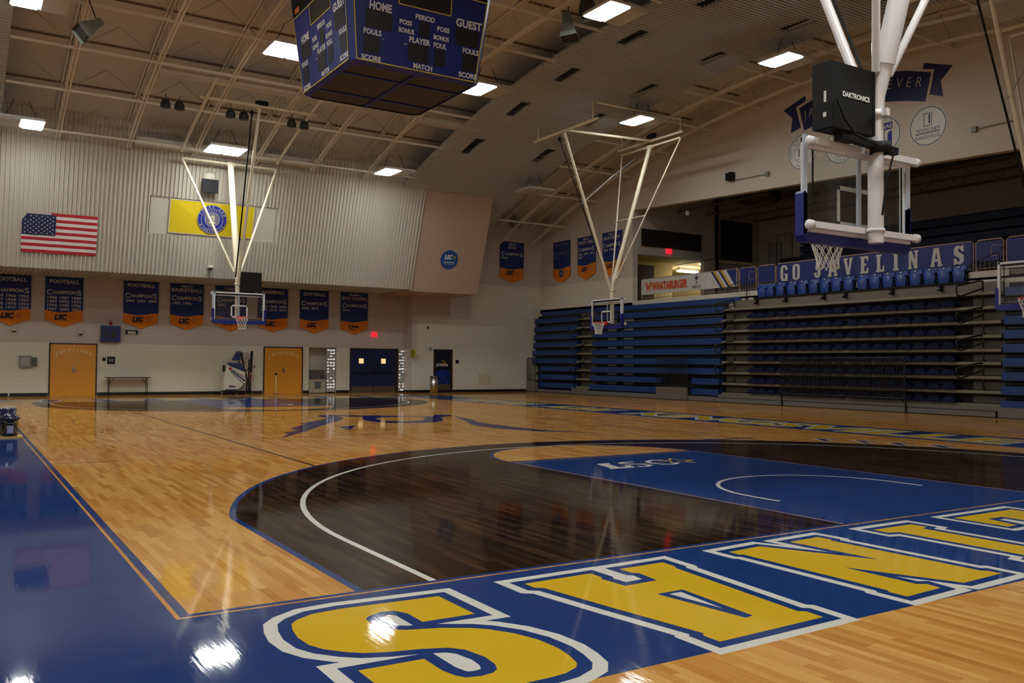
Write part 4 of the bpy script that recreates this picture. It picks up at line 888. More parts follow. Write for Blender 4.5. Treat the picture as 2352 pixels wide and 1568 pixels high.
simple('emergency_light', 'emergency light', 'small twin-head emergency light beside the navy timer box', [('battery_box', M_gk, lambda q: q.box((4.87,YF-.1,2.58),(5.26,YF,2.66))), ('lamp_head', M_blk, lambda q: (q.box((4.83,YF-.14,2.55),(4.9,YF-.02,2.72)), q.box((5.23,YF-.14,2.55),(5.3,YF-.02,2.72)))), ('top_bar', M_blk, lambda q: q.box((4.83,YF-.12,2.68),(5.3,YF-.04,2.71)))])
def dome_cam(c, d, lb, s_=1):
    c = Vector(c); simple('security_camera', 'camera', lb, [('mount', M_gk, lambda q: q.lathe([(0,.02),(.09*s_,.02),(.1*s_,-.05),(.07*s_,-.09)], c, (0,0,1), 18)), ('dome', M_blk, lambda q: q.lathe([(.07*s_,-.09),(.05*s_,-.13),(0,-.15)], c, (0,0,1), 16)), ('wall_arm', M_gk, lambda q: q.beam(c+Vector((0,0,0)), c+Vector(d), .05, .05))], 'dome cameras on the far wall')
dome_cam((.78,YF-.14,2.66),(0,.14,0),'small dome camera under the leftmost football banner'); dome_cam((3.14,YF-.14,2.6),(0,.14,0),'small dome camera above the left orange door'); dome_cam(slope(7.34,5.26,.16),(0,.1,0),'white dome camera on the ribbed wall left of the far mast',1.3)
simple('clock_cabinet', 'cabinet', 'shiny grey wall cabinet left of the left orange door', [('case', M_grey, lambda q: q.box((.98,YF-.14,1.14),(1.4,YF-.0,1.6))), ('window_glass', M_chr, lambda q: q.box((1.02,YF-.15,1.19),(1.34,YF-.14,1.55))), ('side_box', mat('dark_grey_box',(84,84,74),.5), lambda q: q.box((1.41,YF-.1,1.19),(1.6,YF,1.54)))])
simple('wall_sensor', 'switch', 'tiny dark square box left of the framed notice', [('cover', M_blk, lambda q: q.box((3.98,YF-.04,1.43),(4.1,YF,1.56)))]) 
simple('framed_notice', 'notice', 'small black framed notice above the folding table', [('frame', M_blk, lambda q: q.box((4.16,YF-.05,1.31),(4.45,YF,1.6))), ('sheet', mat('grey_sheet',(120,122,120),.5), lambda q: q.box((4.21,YF-.055,1.39),(4.39,YF-.05,1.52)))])
simple('exit_sign', 'exit sign', 'red exit sign on the far wall above the double door', [('box', M_exit, lambda q: q.box((15.88,YF-.08,2.71),(16.12,YF,2.9))), ('lettering', M_exd, lambda q: put_text(q, 'EXIT', .1, (16.0,YF-.08,2.755), X1, Z1, .003, width=.19, bold=.03))])
simple('outlet', 'outlet', 'tiny wall outlet between the white machine and an orange door', [('cover', M_grey, lambda q: q.box((10.18,YF-.02,1.16),(10.26,YF,1.27)))])
simple('yellow_sign', 'sign', 'small yellow sign with dark text on the return wall', [('plate', mat('yellow_sign_face',(196,186,50),.5), lambda q: q.box((17.57,32.86,1.72),(17.6,33.4,2.09))), ('lettering', mat('dark_sign_print',(60,62,30),.6), lambda q: [put_text(q, t, .06, (17.57,33.13,1.97-.1*i), -Y1, Z1, .003, width=w_, bold=.03) for i, (t, w_) in enumerate((('ATHLETIC',.42),('TRAINING',.44),('ROOM',.28)))])])
simple('wall_sensor', 'switch', 'tiny dark box high on the wall above the navy door', [('cover', M_blk, lambda q: q.box((18.0,32.76,3.1),(18.07,32.8,3.22)))])
simple('fire_alarm', 'alarm', 'small pale alarm box left of the navy door top', [('cover', M_gk, lambda q: q.box((18.11,32.74,2.07),(18.25,32.8,2.24))), ('strobe', M_chr, lambda q: q.box((18.14,32.72,2.12),(18.2,32.74,2.19)))])
simple('wall_sensor', 'switch', 'dark square box on the wall right of the navy door', [('cover', M_blk, lambda q: q.box((19.58,32.76,1.45),(19.74,32.8,1.61)))])
simple('wall_hatch', 'hatch', 'faint flush hatch low on the wall right of the navy door', [('panel', mat('hatch_paint',(210,198,172),.3), lambda q: q.box((20.86,32.785,.42),(21.59,32.8,.94))), ('latch', M_grey, lambda q: q.box((21.5,32.78,.66),(21.54,32.785,.7)))])
simple('speaker', 'loudspeaker', 'small grey loudspeaker high on the wall above the golf banner', [('case', mat('grey_speaker',(140,130,120),.6), lambda q: q.box((22.6,32.45,8.4),(23.15,32.78,8.75))), ('bracket', M_thin, lambda q: q.beam((22.85,32.6,8.75),(22.85,32.6,9.2),.06,.06))])
g = empty('trash_can', (18.3,32.6,0), 'tall stainless steel cylinder bin in front of the navy door', 'trash can')
b = MB(); b.lathe([(0,0),(.19,0),(.19,.8),(.17,.8),(.17,.5)], (18.3,32.6,0), n=32); b.build('bin_body', mat('polished_steel',(196,194,188),.28,1.0), g); b = MB(); b.lathe([(.195,.78),(.2,.8),(.195,.83),(.16,.83),(.16,.8)], (18.3,32.6,0), n=32); b.build('top_ring', M_chr, g)
# folding table against the wall
g = empty('folding_table', (4.1,YF-.5,0), 'dark folding table against the wall right of the left orange door', 'table'); MT = mat('dark_table_laminate',(30,24,22),.4)
b = MB(); b.box((4.08,YF-.55,.72),(5.78,YF-.1,.76)); b.build('tabletop', MT, g)
for x in (4.18, 5.66):
    sgn = 1 if x < 5 else -1
    for y in (YF-.5, YF-.15):
        b = MB(); b.tube([(x,y,0),(x+sgn*.02,y,.72)], .014); b.build('leg', M_blk, g)
    b = MB(); b.tube([(x,YF-.5,.08),(x,YF-.15,.08)], .012); b.tube([(x+sgn*.02,YF-.32,.45),(x+sgn*.2,YF-.32,.72)], .01); b.tube([(x,YF-.5,.45),(x,YF-.15,.45)], .01); b.build('brace', M_blk, g)
# belt barrier posts
for x, y, lb in ((11.07,34.0,'slim steel post standing in front of the right orange door'),(.62,34.0,'short pale post at the foot of the far wall near the left edge')):
    g = empty('barrier_post', (x,y,0), lb, 'post'); h_ = .95 if x > 5 else .16
    b = MB(); b.lathe([(0,0),(.14 if x > 5 else .05,0),(.14 if x > 5 else .05,.015),(.025,.03)], (x,y,0)); b.build('base', M_chr, g); b = MB(); b.lathe([(.025,.03),(.025,h_),(0,h_+.01)], (x,y,0), n=14); b.build('pole', mat('pale_post',(206,200,186),.3,.3), g)
    if x > 5: b = MB(); b.box((x-.04,y-.04,.85),(x+.04,y+.04,.95)); b.build('belt_head', M_blk, g)
# folded shooting machine
g = empty('shooting_machine', (8.6,34.1,0), 'folded white and blue ball-return shooting machine by the far wall', 'shooting machine')
mw = mat('machine_white',(226,222,208),.4); mn = mat('machine_navy',(20,44,92),.6); yb_ = 33.85
sc_ = lambda px, py: (8.55+(px-130)/ (930-130)*1.47, 0.03+(1370-py)/ (1370-280)*1.9)
b = MB(); b.plate([[sc_(*p) for p in ((215,1270),(250,870),(300,660),(360,670),(730,820),(725,1080),(600,1235),(500,1255))]][:1], (0,yb_,0), X1, Z1, -.0); 
b.plate([[sc_(*p) for p in ((500,1255),(600,1235),(725,1080),(730,820),(360,670),(300,660),(250,870),(215,1270))][::-1]], (0,yb_+.35,0), X1, Z1, .35); body = b.build('shroud', mw, g)
b = MB(); b.plate([[sc_(*p) for p in ((730,825),(640,610),(285,590),(340,665))][::-1]], (0,yb_,0), X1, Z1, .012); b.plate([[sc_(*p) for p in ((410,530),(640,530),(600,350),(540,290))]], (0,yb_+.1,0), X1, Z1, .02); b.plate([[sc_(*p) for p in ((265,1280),(505,1280),(505,1255),(265,1250))]], (0,yb_,0), X1, Z1, .012); b.build('navy_panel', mn, g)
b = MB(); b.plate([circle(.065, 20, sc_(372,738))], (0,yb_,0), X1, Z1, .015); b.build('red_dot', M_red2, body)
b = MB()
for (a_, c_, w_) in (((430,745),(715,965),.012),((370,800),(690,1110),.012),((400,780),(715,1040),.03)):
    a_, c_ = Vector(sc_(*a_)), Vector(sc_(*c_)); d_ = (c_-a_).normalized(); q_ = Vector((-d_.y,d_.x))*w_; b.tris2d([a_+q_,a_-q_,c_-q_,c_+q_], [(0,1,2,3)], (0,yb_,0), X1, Z1, .016 if w_ < .02 else .014)
put_text(b, 'Elite', .07, (sc_(420,1200)[0],yb_,sc_(420,1195)[1]), X1, Z1, .014, width=.3, bold=.05, shear=.3); b.build('stripes_and_lettering', mn, body)
b = MB(); 
for a_, c_, w_ in (((610,290),(800,1000),.03),((560,350),(600,600),.02),((660,330),(720,700),.02),((740,820),(750,1060),.03),((890,290),(870,1350),.06),((920,290),(900,870),.03),((800,1000),(780,1340),.05),((840,500),(830,1330),.05),((700,850),(880,700),.02)):
    pa, pc = sc_(*a_), sc_(*c_); b.beam((pa[0],yb_+.15,pa[1]),(pc[0],yb_+.15,pc[1]), w_, .05)
b.box((8.7,yb_-.02,.06),(9.95,yb_+.4,.16)); b.box((8.72,yb_+.1,1.0),(8.8,yb_+.2,1.28)); b.build('frame', M_blk, g)
for x in (8.68, 9.3, 9.7, 9.95):
    b = MB(); b.lathe([(0,-.03),(.06,-.03),(.06,.03),(0,.03)], (x,yb_+.05,.06), (1,0,0), 16); b.build('wheel', M_grey, g)
b = MB()
for k in range(10): b.tube([(9.45+.05*k,yb_+.12,1.9-.01*k),(9.6+.03*k,yb_+.12,1.55)], .004, n=4)
for k in range(6): b.tube([(9.45,yb_+.12,1.85-.05*k),(9.95,yb_+.12,1.8-.05*k)], .004, n=4)
b.build('folded_net', mat('dark_net',(70,66,60),.8), g)
b = MB()
for k in range(4): b.tube([(9.93+.09*math.cos(t*PI/8),yb_+.02+.01*k,.75+(.17+.01*k)*math.sin(t*PI/8)) for t in range(16)], .01, n=5, closed=True)
b.build('orange_cord', mat('orange_cord',(196,104,70),.6), g)
# speaker hanging in front of the ribbed wall
g = empty('speaker', (6.9,29.6,7.9), 'black square loudspeaker hanging left of the far hoop mast', 'loudspeaker'); z_ = 7.92
b = MB(); b.box((6.72,29.55,z_),(7.32,29.62,z_+.52)); b.build('front_grille', M_blk, g)
b = MB(); b.lathe([(0,-.02),(.22,0),(.24,.15),(.2,.35),(0,.4)], (7.02,29.66,z_+.55), (0,.5,.2), 20); b.build('rear_shell', mat('white_shell',(214,208,190),.5), g)
b = MB()
for x in (6.78, 7.28): b.tube([(x,29.62,z_+.5),(x,29.62,z_+.85)], .012)
b.tube([(6.75,29.62,z_+.85),(7.31,29.62,z_+.85)], .012); b.tube([(7.1,29.6,z_+.85),(6.9,29.3,9.15)], .01); b.build('hanger', M_gk, g)
# horn speakers
def horn(c, aim, lb, s_=1., dark=False):
    c = Vector(c); a = Vector(aim).normalized(); x = a.cross(Z1).normalized(); y = x.cross(a); M_ = mat('dark_horn' if dark else 'grey_horn', (60,60,56) if dark else (120,124,112), .5)
    g = empty('horn_speaker', c, lb, 'loudspeaker'); b = MB()
    rs = [(.09,0,-.35),(.1,0,-.2),(.14,.1,-.1),(.28,.17,.12),(.32,.2,.2)]; secs = []
    for w_, h_, t in ((.09,.09,-.4),(.1,.1,-.22),(.16,.13,-.1),(.28,.17,.1),(.31,.19,.22)): secs.append([c+(a*t+x*sx*w_+y*sy*h_)*s_ for sx, sy in ((-1,-1),(1,-1),(1,1),(-1,1))])
    vs = [p for q in secs for p in q]; fs = [(i*4+k,i*4+(k+1)%4,(i+1)*4+(k+1)%4,(i+1)*4+k) for i in range(4) for k in range(4)]+[(3,2,1,0)]
    b.add(vs, fs); b.build('horn', M_, g)
    b = MB(); m_ = [c+(a*.17+x*sx*.27+y*sy*.15)*s_ for sx, sy in ((-1,-1),(1,-1),(1,1),(-1,1))]; b.add(m_, [(0,1,2,3)]); b.build('mouth', M_seg if not dark else M_dark, g)
    b = MB(); b.tube([c-a*.3*s_, Vector((c.x,c.y,arch(c.y)+.1))], .015); b.build('hanger_rod', M_blk, g)
horn((1.68,20.8,10.35), (-.75,-.1,-.66), 'grey horn speaker hanging at the top left', 1.15)
horn((13.45,15.0,10.95), (.1,-.1,-1), 'grey horn speaker hanging right of the scoreboard, the lower of two', 1.25, False)
horn((13.3,13.9,11.25), (.1,-.1,-1), 'dark horn speaker hanging right of the scoreboard, cut by the top edge', 1.25, True)
M_pod = mat('black_pod', (22,22,22), .6)
for x, lb in ((4.56,'left speaker of the leftmost ceiling pair'),(5.0,'right speaker of the leftmost ceiling pair'),(6.68,'left speaker of the middle ceiling pair'),(7.13,'right speaker of the middle ceiling pair, by the far hoop strut'),(8.82,'left speaker of the rightmost ceiling pair, below the scoreboard'),(9.28,'right speaker of the rightmost ceiling pair, below the scoreboard')):
    z_ = 9.95; g = empty('ceiling_speaker', (x,25.4,z_), 'small black '+lb, 'loudspeaker', 'small black speakers under the roof')
    b = MB(); b.lathe([(0,-.14),(.15,-.14),(.17,-.1),(.15,.03),(.1,.12),(0,.14)], (x,25.4,z_), (0,0,1), 18); b.build('pod', M_pod, g)
    b = MB(); b.tube([(x,25.4,z_+.12),(x,25.4,arch(25.4)+.02)], .012); b.build('hanger_rod', M_pod, g)
# buckets on a board at the left edge
tag(MB().box((-1.3,13.4,0),(-.06,13.95,.03)).build('plywood_board', mat('plywood',(214,180,110),.6)), 'thin plywood board under the navy buckets', 'board')
mbk = mat('navy_bucket_plastic',(12,18,60),.25,coat=.6)
def bucket(x, y, lb):
    g = empty('bucket', (x,y,.03), lb, 'bucket', None); b = MB()
    b.lathe([(0,0),(.128,0),(.145,.3),(.165,.31),(.165,.34),(.148,.35),(.15,.38),(.14,.38),(.13,.02)], (x,y,.03), n=28); b.build('shell', mbk, g)
    b = MB(); b.plate([[(-.05,.06),(.05,.06),(.05,.2),(-.05,.2)]], (x-.0,y-.147,.03), X1, Z1, .003); b.build('label_print', mat('pale_print',(150,160,200),.5), g)
    b = MB(); b.tube([(x+.15*math.cos(PI*k/10),y-.12*math.sin(PI*k/10)-.04,.37-.1*math.sin(PI*k/10)) for k in range(11)], .004, n=5); b.build('wire_handle', M_chr, g)
bucket(-.27,13.55,'navy plastic bucket at the right end of the plywood board'); bucket(-.6,13.62,'navy plastic bucket cut off by the left edge')
g = empty('bucket_basket', (-.3,13.85,.03), 'dark basket of white chain standing behind the navy bucket', 'basket'); b = MB(); b.lathe([(0,0),(.13,0),(.15,.5),(.14,.5),(.12,.02)], (-.3,13.87,.03), n=24); b.build('shell', mbk, g)
b = MB()
for k in range(9): b.tube([(-.36+.02*k+.03*math.cos(t*PI/4),13.84-.0*k,.53+.012*(k % 3)+.02*math.sin(t*PI/4)) for t in range(8)], .005, n=4, closed=True)
b.build('white_chain', M_white, g)
# ================================================================ BLEACHERS (folded against the side wall)
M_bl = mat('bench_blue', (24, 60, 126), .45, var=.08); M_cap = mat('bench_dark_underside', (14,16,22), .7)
M_nose = mat('tread_nosing', (128,122,106), .5, var=.08); M_ris = mat('grey_riser', (84,80,74), .6, var=.08); M_drk = mat('dark_understructure', (26,24,24), .8, var=.2)
M_skirt = mat('grey_skirt', (112,108,104), .45, var=.05); M_rail = mat('black_rail_tube', (22,22,24), .4); M_seat = mat('seat_blue', (22,66,150), .35, var=.08, coat=.2); M_sdk = mat('folded_seat_navy', (8,20,52), .75, spec=.2)
TOPS = [.50,.92,1.33,1.73,2.14,2.55,2.96,3.37,3.80]
xr = lambda k: 24.45+.035*k
def bench_section(y0, y1, label, gate, back=True, boards=True):
    g = empty('bleacher_bench_section', (24.4,(y0+y1)/2,0), label, 'bleachers')
    for k, zt in enumerate(TOPS):
        spans = [(y0, y1)]
        if gate and k < gate[2]: spans = [(a, c) for a, c in ((y0, gate[0]), (gate[1], y1)) if c-a > .1]
        for a, c in spans:
            b = MB(); x = xr(k); b.plate([[(-c,zt-.24),(-c+.0,zt-.03),(-c,zt),(-a,zt),(-a,zt-.03),(-a,zt-.24)]][:1], (x,0,0), -Y1*-1*-1, Z1, 0) if False else b.box((x,a,zt-.24),(x+.26,c,zt-.0))
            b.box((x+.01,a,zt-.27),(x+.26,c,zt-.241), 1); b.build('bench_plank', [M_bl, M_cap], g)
    b = MB(); b.box((24.95,y0,.1),(25.0,y1,3.95)); 
    b.build('back_panel', M_drk, g)
    b = MB()
    for k, zt in enumerate(TOPS[:-1]): b.box((24.78,y0,zt+.03),(24.95,y1,zt+.10))
    b.build('tread', mat('dark_tread', (52,50,48), .7), g)
    return g
def sect_skirt(g, y0, y1, z1=.27):
    b = MB(); b.box((24.3,y0,0.02),(24.44,y1,z1)); b.build('skirt', M_skirt, g)
    b = MB(); b.box((24.31,y0,0.0),(24.44,y1,.02)); b.build('skirt_foot', M_drk, g)
gl = bench_section(29.7, 33.55, 'blue bench bleachers beside the far corner', (32.75, 33.55, 3)); sect_skirt(gl, 29.7, 32.75, .16)
gm = bench_section(20.03, 28.4, 'long blue bench bleachers under the restaurant banner', (21.56, 23.4, 2)); sect_skirt(gm, 20.03, 28.4, .2)
gr = bench_section(-3, 8.83, 'blue bench bleachers at the right edge of the photo', None); sect_skirt(gr, -3, 8.83, .3)
for x in (26.3,):
    for yy in (26.6, 4.2):
        b = MB(); b.box((24.72,yy-.06,.3),(24.8,yy+.06,3.9)); b.build('support_post', M_blk, gm if yy > 20 else gr)
for g_, ya in ((gm, 25.9), (gm, 27.1), (gr, 3.6), (gr, 4.9)):
    b = MB(); 
    for zt in TOPS[:-1]: b.box((24.76,ya-.32,zt+.04),(24.79,ya+.32,zt+.14))
    b.build('bracket_plates', mat('pale_bracket', (132,140,146), .4, .5), g_)
tag(MB().box((25.0,19.4,3.96),(25.09,33.3,4.17)).build('bleacher_top_bench', M_bl), 'long continuous blue top bench along the side wall', 'bench')
# central chair section
gc = empty('bleacher_chair_section', (24.4,14.3,0), 'central folded bleacher section holding rows of blue chairs', 'bleachers')
NB = [.38,.77,1.20,1.62,2.01,2.42,2.84,3.27,3.70]
for z in NB:
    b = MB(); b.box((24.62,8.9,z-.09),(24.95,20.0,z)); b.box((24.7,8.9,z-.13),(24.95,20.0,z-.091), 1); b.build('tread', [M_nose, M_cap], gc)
for a, c in ((8.9,9.88),(18.62,20.0)):
    for k in range(8): b = MB(); b.box((24.88,a,NB[k]+.02),(24.92,c,NB[k+1]-.16)); b.build('riser', M_ris, gc)
b = MB(); b.box((24.96,8.9,.05),(25.02,20.0,3.7)); b.build('back_panel', M_drk, gc)
b = MB()
for k in range(8):
    for j in range(9):
        y = 10.3+j*.97+.2*((k*7) % 3); b.box((24.9,y,NB[k]+.02),(24.95,y+.6,NB[k+1]-.17)) if (k+j) % 3 else None
b.build('inner_riser', mat('brown_grey_riser', (48,43,40), .7), gc)
b = MB(); b.box((24.93,9.0,3.72),(25.0,19.6,4.02)); b.build('upper_riser', mat('beige_riser', (112,106,94), .55), gc)
b = MB(); b.box((24.3,8.9,.02),(24.46,20.0,.17)); b.build('skirt', M_skirt, gc); b = MB(); b.box((24.42,8.9,.19),(24.6,20.0,.3)); b.build('step', M_skirt, gc)
b = MB(); b.box((24.36,8.9,.0),(24.6,20.0,.19)); b.build('skirt_foot', M_drk, gc)
for a, c in ((28.42,29.68),):
    gA = empty('bleacher_aisle', (24.5,29.0,0), 'bleacher aisle steps between the two far bench sections', 'aisle steps')
    for z in NB: b = MB(); b.box((24.6,a,z-.09),(24.95,c,z)); b.box((24.9,a,z),(24.94,c,z+.27), 1); b.build('step', [M_nose, M_ris], gA)
    b = MB(); b.box((24.32,a,.02),(24.5,c,.3)); b.build('skirt', M_skirt, gA); b = MB(); b.box((24.96,a,.05),(25.0,c,3.9)); b.build('back_panel', M_drk, gA)
# gates in front of the bleachers
def guard(y0, y1, z0, z1, label, step=.115, skirt=True):
    g = empty('guard_railing', (24.24,(y0+y1)/2,z0), label, 'railing')
    b = MB(); b.tube([(24.24,y0,z0),(24.24,y0,z1-.08),(24.24,y0+.08,z1),(24.24,y1-.08,z1),(24.24,y1,z1-.08),(24.24,y1,z0)], .022); b.tube([(24.24,y0,z0+.05),(24.24,y1,z0+.05)], .02); b.tube([(24.24,y0,z0+.35),(24.24,y1,z0+.35)], .012); b.build('rail_frame', M_rail, g)
    b = MB(); n = int((y1-y0)/step)
    for i in range(1, n): y = y0+(y1-y0)*i/n; b.tube([(24.24,y,z0+.05),(24.24,y,z1)], .015, n=5, cap=False)
    b.build('bars', M_rail, g)
    if skirt: b = MB(); b.box((24.2,y0-.02,.02),(24.3,y1+.02,z0-.02)); b.box((24.22,y0-.02,0),(24.3,y1+.02,.02), 1); b.build('panel', [M_skirt, M_drk], g)
guard(32.75, 33.5, .55, 1.75, 'short black railing panel at the far end of the bleachers')
guard(21.56, 23.39, .55, 1.75, 'black railing panel with a plain grey panel under it')
guard(11.75, 16.65, .4, 1.74, 'long black railing in front of the chair section', .085, False)
b = MB()
for y in (16.66, 11.72): b.box((24.24,y-.02,0.01),(24.28,y+.02,.42))
b.build('rail_post', M_rail, [o for o in COL.objects if o.name.startswith('guard_railing')][-1], None)
# stair hand rails
def handrail(y, z, label, grp=None):
    g = empty('hand_rail', (24.66,y,z), label, 'hand rail', 'folding hand rails on the bleacher aisles')
    b = MB(); b.tube([(24.66,y,z),(24.66,y,z+.72),(24.64,y,z+.77),(24.55,y+.06,z+.78),(24.1,y+.45,z+.64),(24.07,y+.48,z+.6),(24.1,y+.46,z+.36),(24.2,y+.4,z+.33),(24.66,y,z+.56)], .028, n=8); b.build('tube', M_rail, g)
    b = MB(); b.box((24.62,y-.04,z),(24.7,y+.04,z+.06)); b.build('foot', M_rail, g)
for y, nm in ((19.35,'between the benches and the chairs'),(9.45,'right of the chair section'),(29.0,'between the two far bench sections')):
    for i, z in enumerate((.8,1.62,2.44,3.24)):
        handrail(y, z-(.0 if y < 28 else .02), 'black looped hand rail %s, %s' % (nm, ('lowest of four','second from the floor','third from the floor','topmost of four')[i]))
for y, lb in ((18.95,'black hand rail rising to the left balcony gate'),(9.1,'black hand rail rising to the right balcony gate')):
    g = empty('balcony_hand_rail', (24.98,y,4.05), lb, 'hand rail'); b = MB(); b.tube([(24.9,y,4.05),(24.9,y,4.8),(24.9,y+.05,4.87),(24.7,y+.8,4.55),(24.7,y+.85,4.35),(24.9,y,4.62)], .02, n=8); b.build('tube', M_rail, g); b = MB(); b.box((24.86,y-.05,4.03),(24.94,y+.05,4.08)); b.build('foot', M_rail, g)
# chairs of the top row
ys17 = [18.48,18.08,17.59,17.07,16.57,16.07,15.58,15.09,14.59,14.04,13.55,13.06,12.58,12.07,11.58,11.1,10.61]
def make_seat():
    g = bpy.data.objects.new('stadium_seat', None); COL.objects.link(g); tag(g, 'x', 'stadium seat', 'upright blue chairs on the top bleacher row')
    def shell(x0, x1, z0, z1, w0, w1, bulge):      # rounded panel, top wider than the bottom
        b = MB(); n, m_ = 8, 6; f_, k_ = [], []
        for j in range(m_+1):
            t = j/m_; z = z0+(z1-z0)*t; w_ = w0+(w1-w0)*min(1, math.sin(t*PI/2)*1.1)
            for i in range(n+1): s_ = i/n*2-1; f_.append((x0-bulge*(1-s_*s_)*math.sin(PI*(.15+.7*t)), s_*w_/2, z)); 
        k_ = [(p[0]+(x1-x0), p[1], p[2]) for p in f_]; W_ = n+1
        b.add(f_, [(j*W_+i+1, j*W_+i, (j+1)*W_+i, (j+1)*W_+i+1) for j in range(m_) for i in range(n)], 0, True); b.add(k_, [(j*W_+i, j*W_+i+1, (j+1)*W_+i+1, (j+1)*W_+i) for j in range(m_) for i in range(n)], 0, True)
        rim_ = [j*W_ for j in range(m_+1)]+[m_*W_+i for i in range(1, W_)]+[j*W_+n for j in range(m_-1, -1, -1)]+[i for i in range(n-1, 0, -1)]
        q = f_+k_; N_ = len(f_); b.add(q, [(rim_[a], rim_[(a+1) % len(rim_)], N_+rim_[(a+1) % len(rim_)], N_+rim_[a]) for a in range(len(rim_))]); return b
    shell(.06,.1,.02,.50,.36,.44,.03).build('backrest', M_seat, g); shell(-.02,.03,.0,.38,.30,.40,.05).build('seat_pan', M_seat, g)
    b = MB(); b.box((-.02,-.265,.1),(.14,-.235,.32)); b.box((-.12,-.27,.29),(.14,-.225,.33)); b.build('armrest', M_blk, g)
    b = MB(); b.quad((-.0,.03,.465),(-.0,-.03,.465),(.02,-.03,.495),(.02,.03,.495)); b.box((.0,-.03,.455),(.02,.03,.49)); b.build('number_plate', mat('silver_plate',(200,204,208),.3,.4), g)
    return g
proto = make_seat()
for i, y in enumerate(ys17):
    o = proto if i == 0 else copy_tree(proto)
    o.location = (24.98, y-.22, 4.07); o['label'] = 'upright blue plastic chair, one of the top row under the letters'
g = empty('chair_support', (25,14.3,4.0), 'black beam carrying the top row of blue chairs', 'beam'); b = MB(); b.box((24.9,10.1,4.0),(25.04,18.6,4.08)); b.build('beam', M_blk, g)
for y in (10.9,12.6,14.4,15.3,17.0,18.4): b = MB(); b.box((24.82,y-.04,3.82),(24.92,y+.04,4.02)); b.box((24.72,y-.04,3.82),(24.9,y+.04,3.87)); b.build('bracket', M_blk, g)
# folded chairs, eight rows
fs_ = MB(); n = 8; sec = []
for j, (x, zz) in enumerate(((24.5,.0),(24.49,.12),(24.54,.19),(24.7,.21),(24.88,.17))):
    for i in range(n+1): s_ = i/n*2-1; sec.append((x-24.7, s_*.225, max(.004, zz*(1-.6*s_*s_))))
W_ = n+1; fs_.add(sec, [(j*W_+i+1, j*W_+i, (j+1)*W_+i, (j+1)*W_+i+1) for j in range(4) for i in range(n)], 0, True)
fs_.box((-.18,-.2,.0),(-.14,.2,.035), 1)
first = fs_.build('folded_seat', [M_sdk, M_seat]); tag(first, 'x', 'folded seat', 'folded navy seats lying flat on the bleacher rows')
rowname = ('bottom','second','third','fourth','fifth','sixth','seventh','top')
for k in range(8):
    for i, y in enumerate(ys17):
        o = first if (k == 0 and i == 0) else first.copy()
        if o is not first: COL.objects.link(o)
        o.location = (24.7, y-.14, NB[k]+.002); o['label'] = 'navy seat folded flat on the %s row of the chair section, counted from the floor' % rowname[k]
# ================================================================ BALCONY RAILINGS AND BANNERS
M_rf = mat('pinkish_rail_paint', (168,142,126), .45); M_vb = mat('vinyl_navy', (20,36,108), .5, var=.08, scale=5); M_vw = mat('vinyl_white', (206,204,200), .5, var=.04, scale=5); M_ob = mat('burger_orange', (214,92,50), .5)
XR = 25.62
def rail_section(y0, y1, label, gate=False, name='balcony_railing', z0=4.38):
    """y0 < y1"""
    g = empty(name, (XR,(y0+y1)/2,4.3), label, 'railing'); zt = 5.38
    b = MB(); r_ = .07
    b.tube([(XR,y0,z0 if not gate else z0+.1),(XR,y0,zt-r_),(XR,y0+r_,zt),(XR,y1-r_,zt),(XR,y1,zt-r_),(XR,y1,z0 if not gate else z0+.1),(XR,y1-r_,z0+(.03 if gate else .0)),(XR,y0+r_,z0+(.03 if gate else .0))], .022, n=8, closed=True); 
    b.tube([(XR,y0,z0+.12),(XR,y1,z0+.12)], .014, n=6)
    if not gate:
        for y in (y0, y1): b.box((XR-.03,y-.03,4.3),(XR+.03,y+.03,z0+.02))
    b.build('rail_frame', M_rf, g)
    b = MB(); n_ = max(2, int((y1-y0)/.13))
    for i in range(1, n_): y = y0+(y1-y0)*i/n_; b.tube([(XR,y,z0+.0),(XR,y,zt)], .008, n=5, cap=False)
    b.build('bars', M_rf, g)
    if gate: b = MB(); b.box((XR-.02,y1-.02,4.3),(XR+.02,y1+.02,z0+.2)); b.tube([(XR-.03,y0+.0,5.15),(XR-.04,y0+.3,5.2),(XR-.04,y0+.36,5.0),(XR-.04,y0+.34,4.85),(XR-.03,y0+.0,4.9)], .014, n=6); b.build('pull_handle', M_rf, g)
    return g
rail_section(20.03, 26.02, 'balcony railing behind the restaurant and credit union banner'); rail_section(19.11, 19.96, 'left balcony gate with blue vinyl', True, 'balcony_gate'); rail_section(18.14, 19.01, 'short balcony railing panel between the left gate and the big letters')
rail_section(10.29, 18.06, 'balcony railing carrying the big white letters'); rail_section(9.36, 10.21, 'right balcony gate with blue vinyl', True, 'balcony_gate'); rail_section(2.0, 9.26, 'balcony railing running off the right edge')
def vinyl(y0, y1, z0, z1, m_, label, name='vinyl_banner', cat='banner'):
    g = empty(name, (XR-.05,(y0+y1)/2,z0), label, cat); b = MB(); n_ = max(4, int((y1-y0)/.25)); vs = []
    for i in range(n_+1):
        y = y0+(y1-y0)*i/n_
        for z in (z0, (z0+z1)/2, z1): vs.append((XR-.04-.006*math.sin(y*5+z), y, z))
    k_ = len(vs); vs += [(v[0]+.008, v[1], v[2]) for v in vs]
    fs__ = [(i*3+j, i*3+j+1, (i+1)*3+j+1, (i+1)*3+j) for i in range(n_) for j in range(2)]; b.add(vs, fs__+[tuple(k_+q for q in t[::-1]) for t in fs__], 0, True)
    return g, b.build('vinyl_sheet', m_, g)
XV = XR-.052
